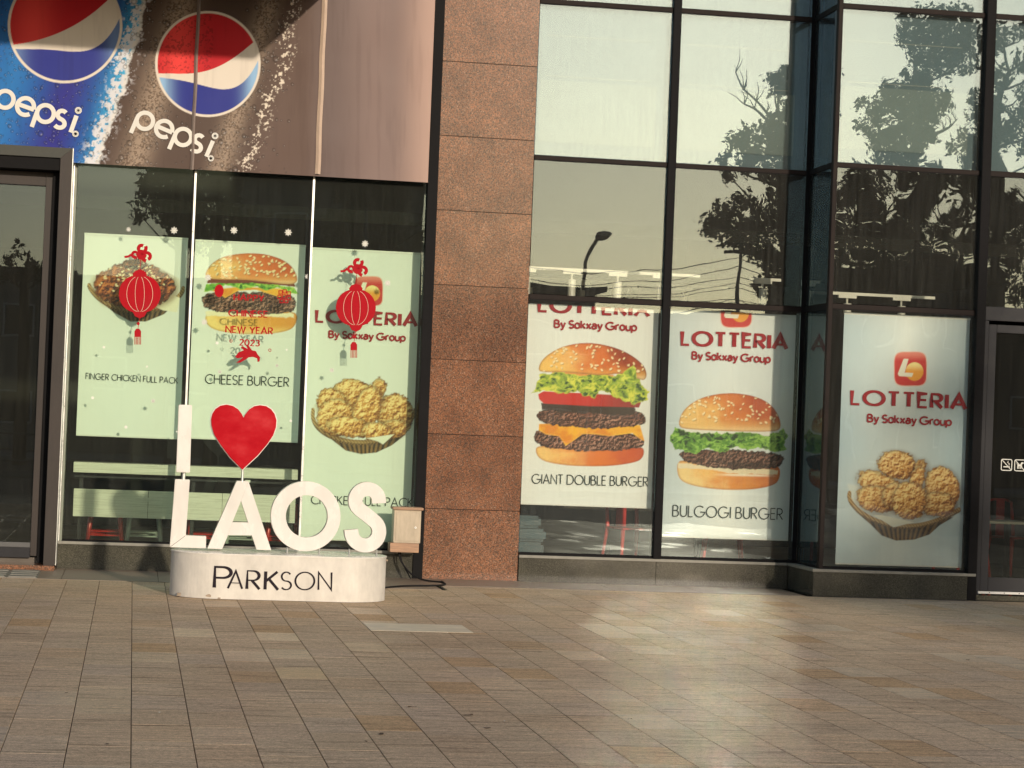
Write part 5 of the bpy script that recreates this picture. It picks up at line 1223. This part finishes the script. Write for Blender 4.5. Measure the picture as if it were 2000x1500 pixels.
tree(1765, -34, [(1760, 40, 26), (1800, 42, 30), (1840, 40, 28), (1862, 60, 22), (1748, 78, 24), (1800, 88, 36), (1850, 92, 28), (1780, 120, 25), (1830, 122, 24), (1868, 120, 16), (1755, 150, 16), (1775, 152, 18), (1792, 146, 14),
    (1710, 180, 20), (1738, 186, 28), (1768, 192, 34), (1800, 198, 26), (1820, 188, 16), (1660, 200, 12), (1692, 215, 22), (1732, 226, 36), (1770, 236, 34), (1785, 255, 20), (1668, 246, 14), (1702, 262, 26), (1745, 276, 36), (1778, 272, 22), (1700, 300, 16), (1738, 312, 24), (1770, 312, 16)],
    'tall leafy street tree mirrored in the projecting bay', 3, .075, 2.2, bare=[[(1790, 268), (1815, 258), (1830, 250), (1845, 235)]])
tree(1930, -33, [(1895, 76, 18), (1922, 68, 20), (1908, 98, 18), (1922, 152, 20), (1880, 190, 16), (1902, 182, 14), (1890, 230, 20), (1915, 215, 26), (1860, 265, 12), (1885, 276, 20), (1915, 268, 30), (1842, 290, 12), (1870, 302, 20), (1905, 312, 28), (1935, 250, 28),
    (1962, 62, 16), (1985, 50, 22), (1975, 120, 22), (1990, 180, 28), (1975, 236, 28), (1992, 290, 28), (2030, 120, 40), (2040, 220, 40), (2030, 60, 30)], 'tall street tree mirrored above the glass door', 4, .075, 2.2, bare=[[(1915, 128), (1890, 132), (1872, 124)]])
tree(1530, -37, [(1545, 75, 16), (1545, 112, 13), (1530, 132, 16), (1490, 150, 18), (1515, 156, 22), (1500, 176, 16), (1530, 215, 24), (1500, 232, 20), (1475, 266, 22), (1510, 262, 30), (1545, 262, 20), (1440, 252, 12), (1420, 282, 20), (1460, 296, 26), (1500, 302, 26), (1540, 300, 26), (1400, 312, 14),
    (1525, 348, 26), (1550, 384, 22), (1500, 392, 24), (1440, 392, 20), (1400, 420, 24), (1424, 442, 24), (1388, 452, 18), (1470, 432, 32), (1520, 442, 34), (1550, 482, 28), (1480, 492, 30), (1440, 482, 16), (1520, 532, 34), (1562, 560, 26), (1492, 556, 22), (1450, 322, 24), (1498, 334, 28), (1545, 330, 26), (1408, 338, 16), (1430, 268, 16), (1480, 245, 18), (1552, 232, 18), (1554, 160, 16), (1570, 420, 26), (1575, 500, 26), (1372, 430, 14), (1450, 455, 22), (1410, 470, 18)],
    'slim street tree with a bare bough mirrored beside the inner corner', 5, .08, 2.5, bare=[[(1510, 250), (1475, 218), (1455, 195), (1435, 175), (1415, 140)], [(1475, 232), (1450, 212), (1432, 205)]])
tree(1690, -41, fill(1640, 1790, 345, 590, 34, 25, 6, .80), 'dense low street tree mirrored in the lower bay pane', 6, .08, 2.3)
tree(1860, -42, fill(1790, 2010, 345, 590, 36, 26, 16, .72), 'dense low street tree mirrored beside the bay mullion', 16, .08, 2.2)
tree(335, -34, [(310, 325, 36), (350, 330, 36), (280, 348, 24), (268, 368, 18), (300, 374, 30), (340, 378, 36), (372, 374, 30), (264, 396, 16), (300, 404, 26), (336, 410, 32), (366, 408, 28), (258, 420, 14), (320, 430, 26), (352, 436, 32), (332, 456, 20), (360, 464, 24), (320, 290, 40), (360, 280, 40)], 'dark leafy tree mirrored above the glazed chicken poster', 7, dens=2.2)
tree(415, -36, [(400, 335, 34), (424, 360, 26), (442, 374, 20), (400, 392, 36), (430, 408, 18), (415, 440, 30), (392, 466, 30), (440, 455, 22), (470, 430, 26), (410, 290, 34)], 'dark tree mirrored above the cheese burger poster', 9, dens=2.2)
tree(705, -58, fill(640, 785, 385, 520, 30, 27, 8, 1.0)+[(668, 370, 24), (705, 362, 26), (740, 366, 24), (775, 400, 18), (800, 455, 18), (796, 490, 22)], 'broad dark tree mirrored above the tall chicken poster', 8, .11, dens=2.2)
tree(40, -42, [(10, 500, 18), (25, 478, 8), (40, 508, 20), (15, 530, 22), (60, 530, 18), (82, 508, 10), (76, 538, 15), (45, 540, 20), (-20, 510, 24)], 'small tree mirrored in the entrance door', 10)
# street lamp
ly = -44; lx = mirror(1122, ly); hx, hz = mirror(1160, ly), mirror_z(1160, 467, ly)
lp = empty('street_lamp', (lx, ly, -.05), 'curved arm street lamp mirrored above the double burger poster', 'lamp post')
MB().tube([(lx, ly, -.05), (lx, ly, hz-1.2), (lx+.06, ly, hz-.75), (lx+(hx-lx)*.4, ly, hz-.32), (hx-.15, ly, hz-.04)], [.08, .06, .05, .045, .04], 10).build('pole', M['pole_steel'], lp, smooth=True)
MB().tube([(hx-.22, ly, hz-.08), (hx-.1, ly, hz), (hx+.15, ly, hz+.10), (hx+.38, ly, hz+.17)], [.05, .11, .11, .03], 10).build('lamp_head', M['pole_steel'], lp, smooth=True)
# wires and poles
for k, (px_, Y) in enumerate(((1430, -48), (700, -48.2), (2150, -48))):
    x = mirror(px_, Y); t = empty('utility_pole', (x, Y, -.05), 'concrete utility pole mirrored '+('in the set back panes', 'in the green windows', 'past the glass door')[k], 'pole', 'utility poles across the street')
    MB().tube([(x, Y, -.05), (x, Y, 8.2)], [.09, .06], 10).build('pole', M['kerb'], t); MB().box(x-.5, x+.5, Y-.05, Y+.05, 7.3, 7.42).build('crossarm', M['pole_steel'], t)
xa, xb, xc = mirror(700, -48), mirror(1430, -48), mirror(2150, -48)
for k in range(9):
    z0, z1, z2 = 5.2+.27*k+lr.uniform(-.5, .5), 5.3+.26*k+lr.uniform(-.35, .35), 5.4+.26*k+lr.uniform(-.5, .5); sag = lr.uniform(.2, 1.1)
    pts = [(xa+(xb-xa)*q/14, -48-.05*k, z0+(z1-z0)*q/14-sag*4*(q/14)*(1-q/14)) for q in range(15)]+[(xb+(xc-xb)*q/14, -48-.05*k, z1+(z2-z1)*q/14-sag*4*(q/14)*(1-q/14)) for q in range(1, 15)]
    MB().tube(pts, .012, 5).build('overhead_cable', M['rubber'], None, label='sagging overhead cable, number %s from the bottom of the bundle' % ('one', 'two', 'three', 'four', 'five', 'six', 'seven', 'eight', 'nine')[k], cat='cable', group='overhead cables across the street')
def block(px0, px1, Y, z, depth, label, floors=2, wall=None):
    x0, x1 = mirror(px0, Y), mirror(px1, Y); t = empty('street_building', ((x0+x1)/2, Y, -.05), label, 'building', 'buildings across the street')
    box('wall', wall or M['plaster'], t, x0, x1, Y-depth, Y, -.05, z)
    box('roof', M['roof_tin'], t, x0-.4, x1+.4, Y-depth-.4, Y+.6, z+.001, z+.22)
    n = max(2, int((x1-x0)/2.4))
    for fl in range(floors):
        for k in range(n):
            cx = x0+(x1-x0)*(k+.5)/n; zz = z*(fl+.45)/floors
            wn = box('window', M['white_metal'], t, cx-.65, cx+.65, Y+.001, Y+.06, zz-.6, zz+.7); box('pane', M['window_dark'], wn, cx-.57, cx+.57, Y+.061, Y+.07, zz-.52, zz+.62)
block(1610, 1925, -62, 7.9, 9, 'low dark shop house mirrored behind the street trees', 2, M['roof_tin'])
block(465, 812, -61, 10.2, 10, 'plain three storey block mirrored in the green windows', 3)
block(1010, 1150, -64, 6.9, 8, 'low building with dark roof mirrored under the street lamp', 2)
block(-250, 120, -66, 6.6, 8, 'low building mirrored in the entrance doors', 2)
for a, b, z, nm in ((125, 460, 6.4, 'in the first green window'), (818, 1004, 6.2, 'by the granite pillar'), (1156, 1380, 5.95, 'in the first set back panes'), (1386, 1604, 6.1, 'in the panes near the inner corner'), (1932, 2350, 6.2, 'past the bay')):
    block(a, b, -65, z, 8, 'single storey street stall row mirrored '+nm, 1, M['roof_tin'])
# railing along the street
rl = empty('street_railing', (6, -30.3, -.05), 'dark steel railing along the street edge of the plaza', 'railing')
for z in (.35, .95): MB().tube([(-12, -30.3, z), (26, -30.3, z)], .025, 6).build('rail', M['pole_steel'], rl)
for k in range(20): MB().tube([(-12+2*k, -30.3, -.04), (-12+2*k, -30.3, 1.0)], .03, 6).build('post', M['pole_steel'], rl)
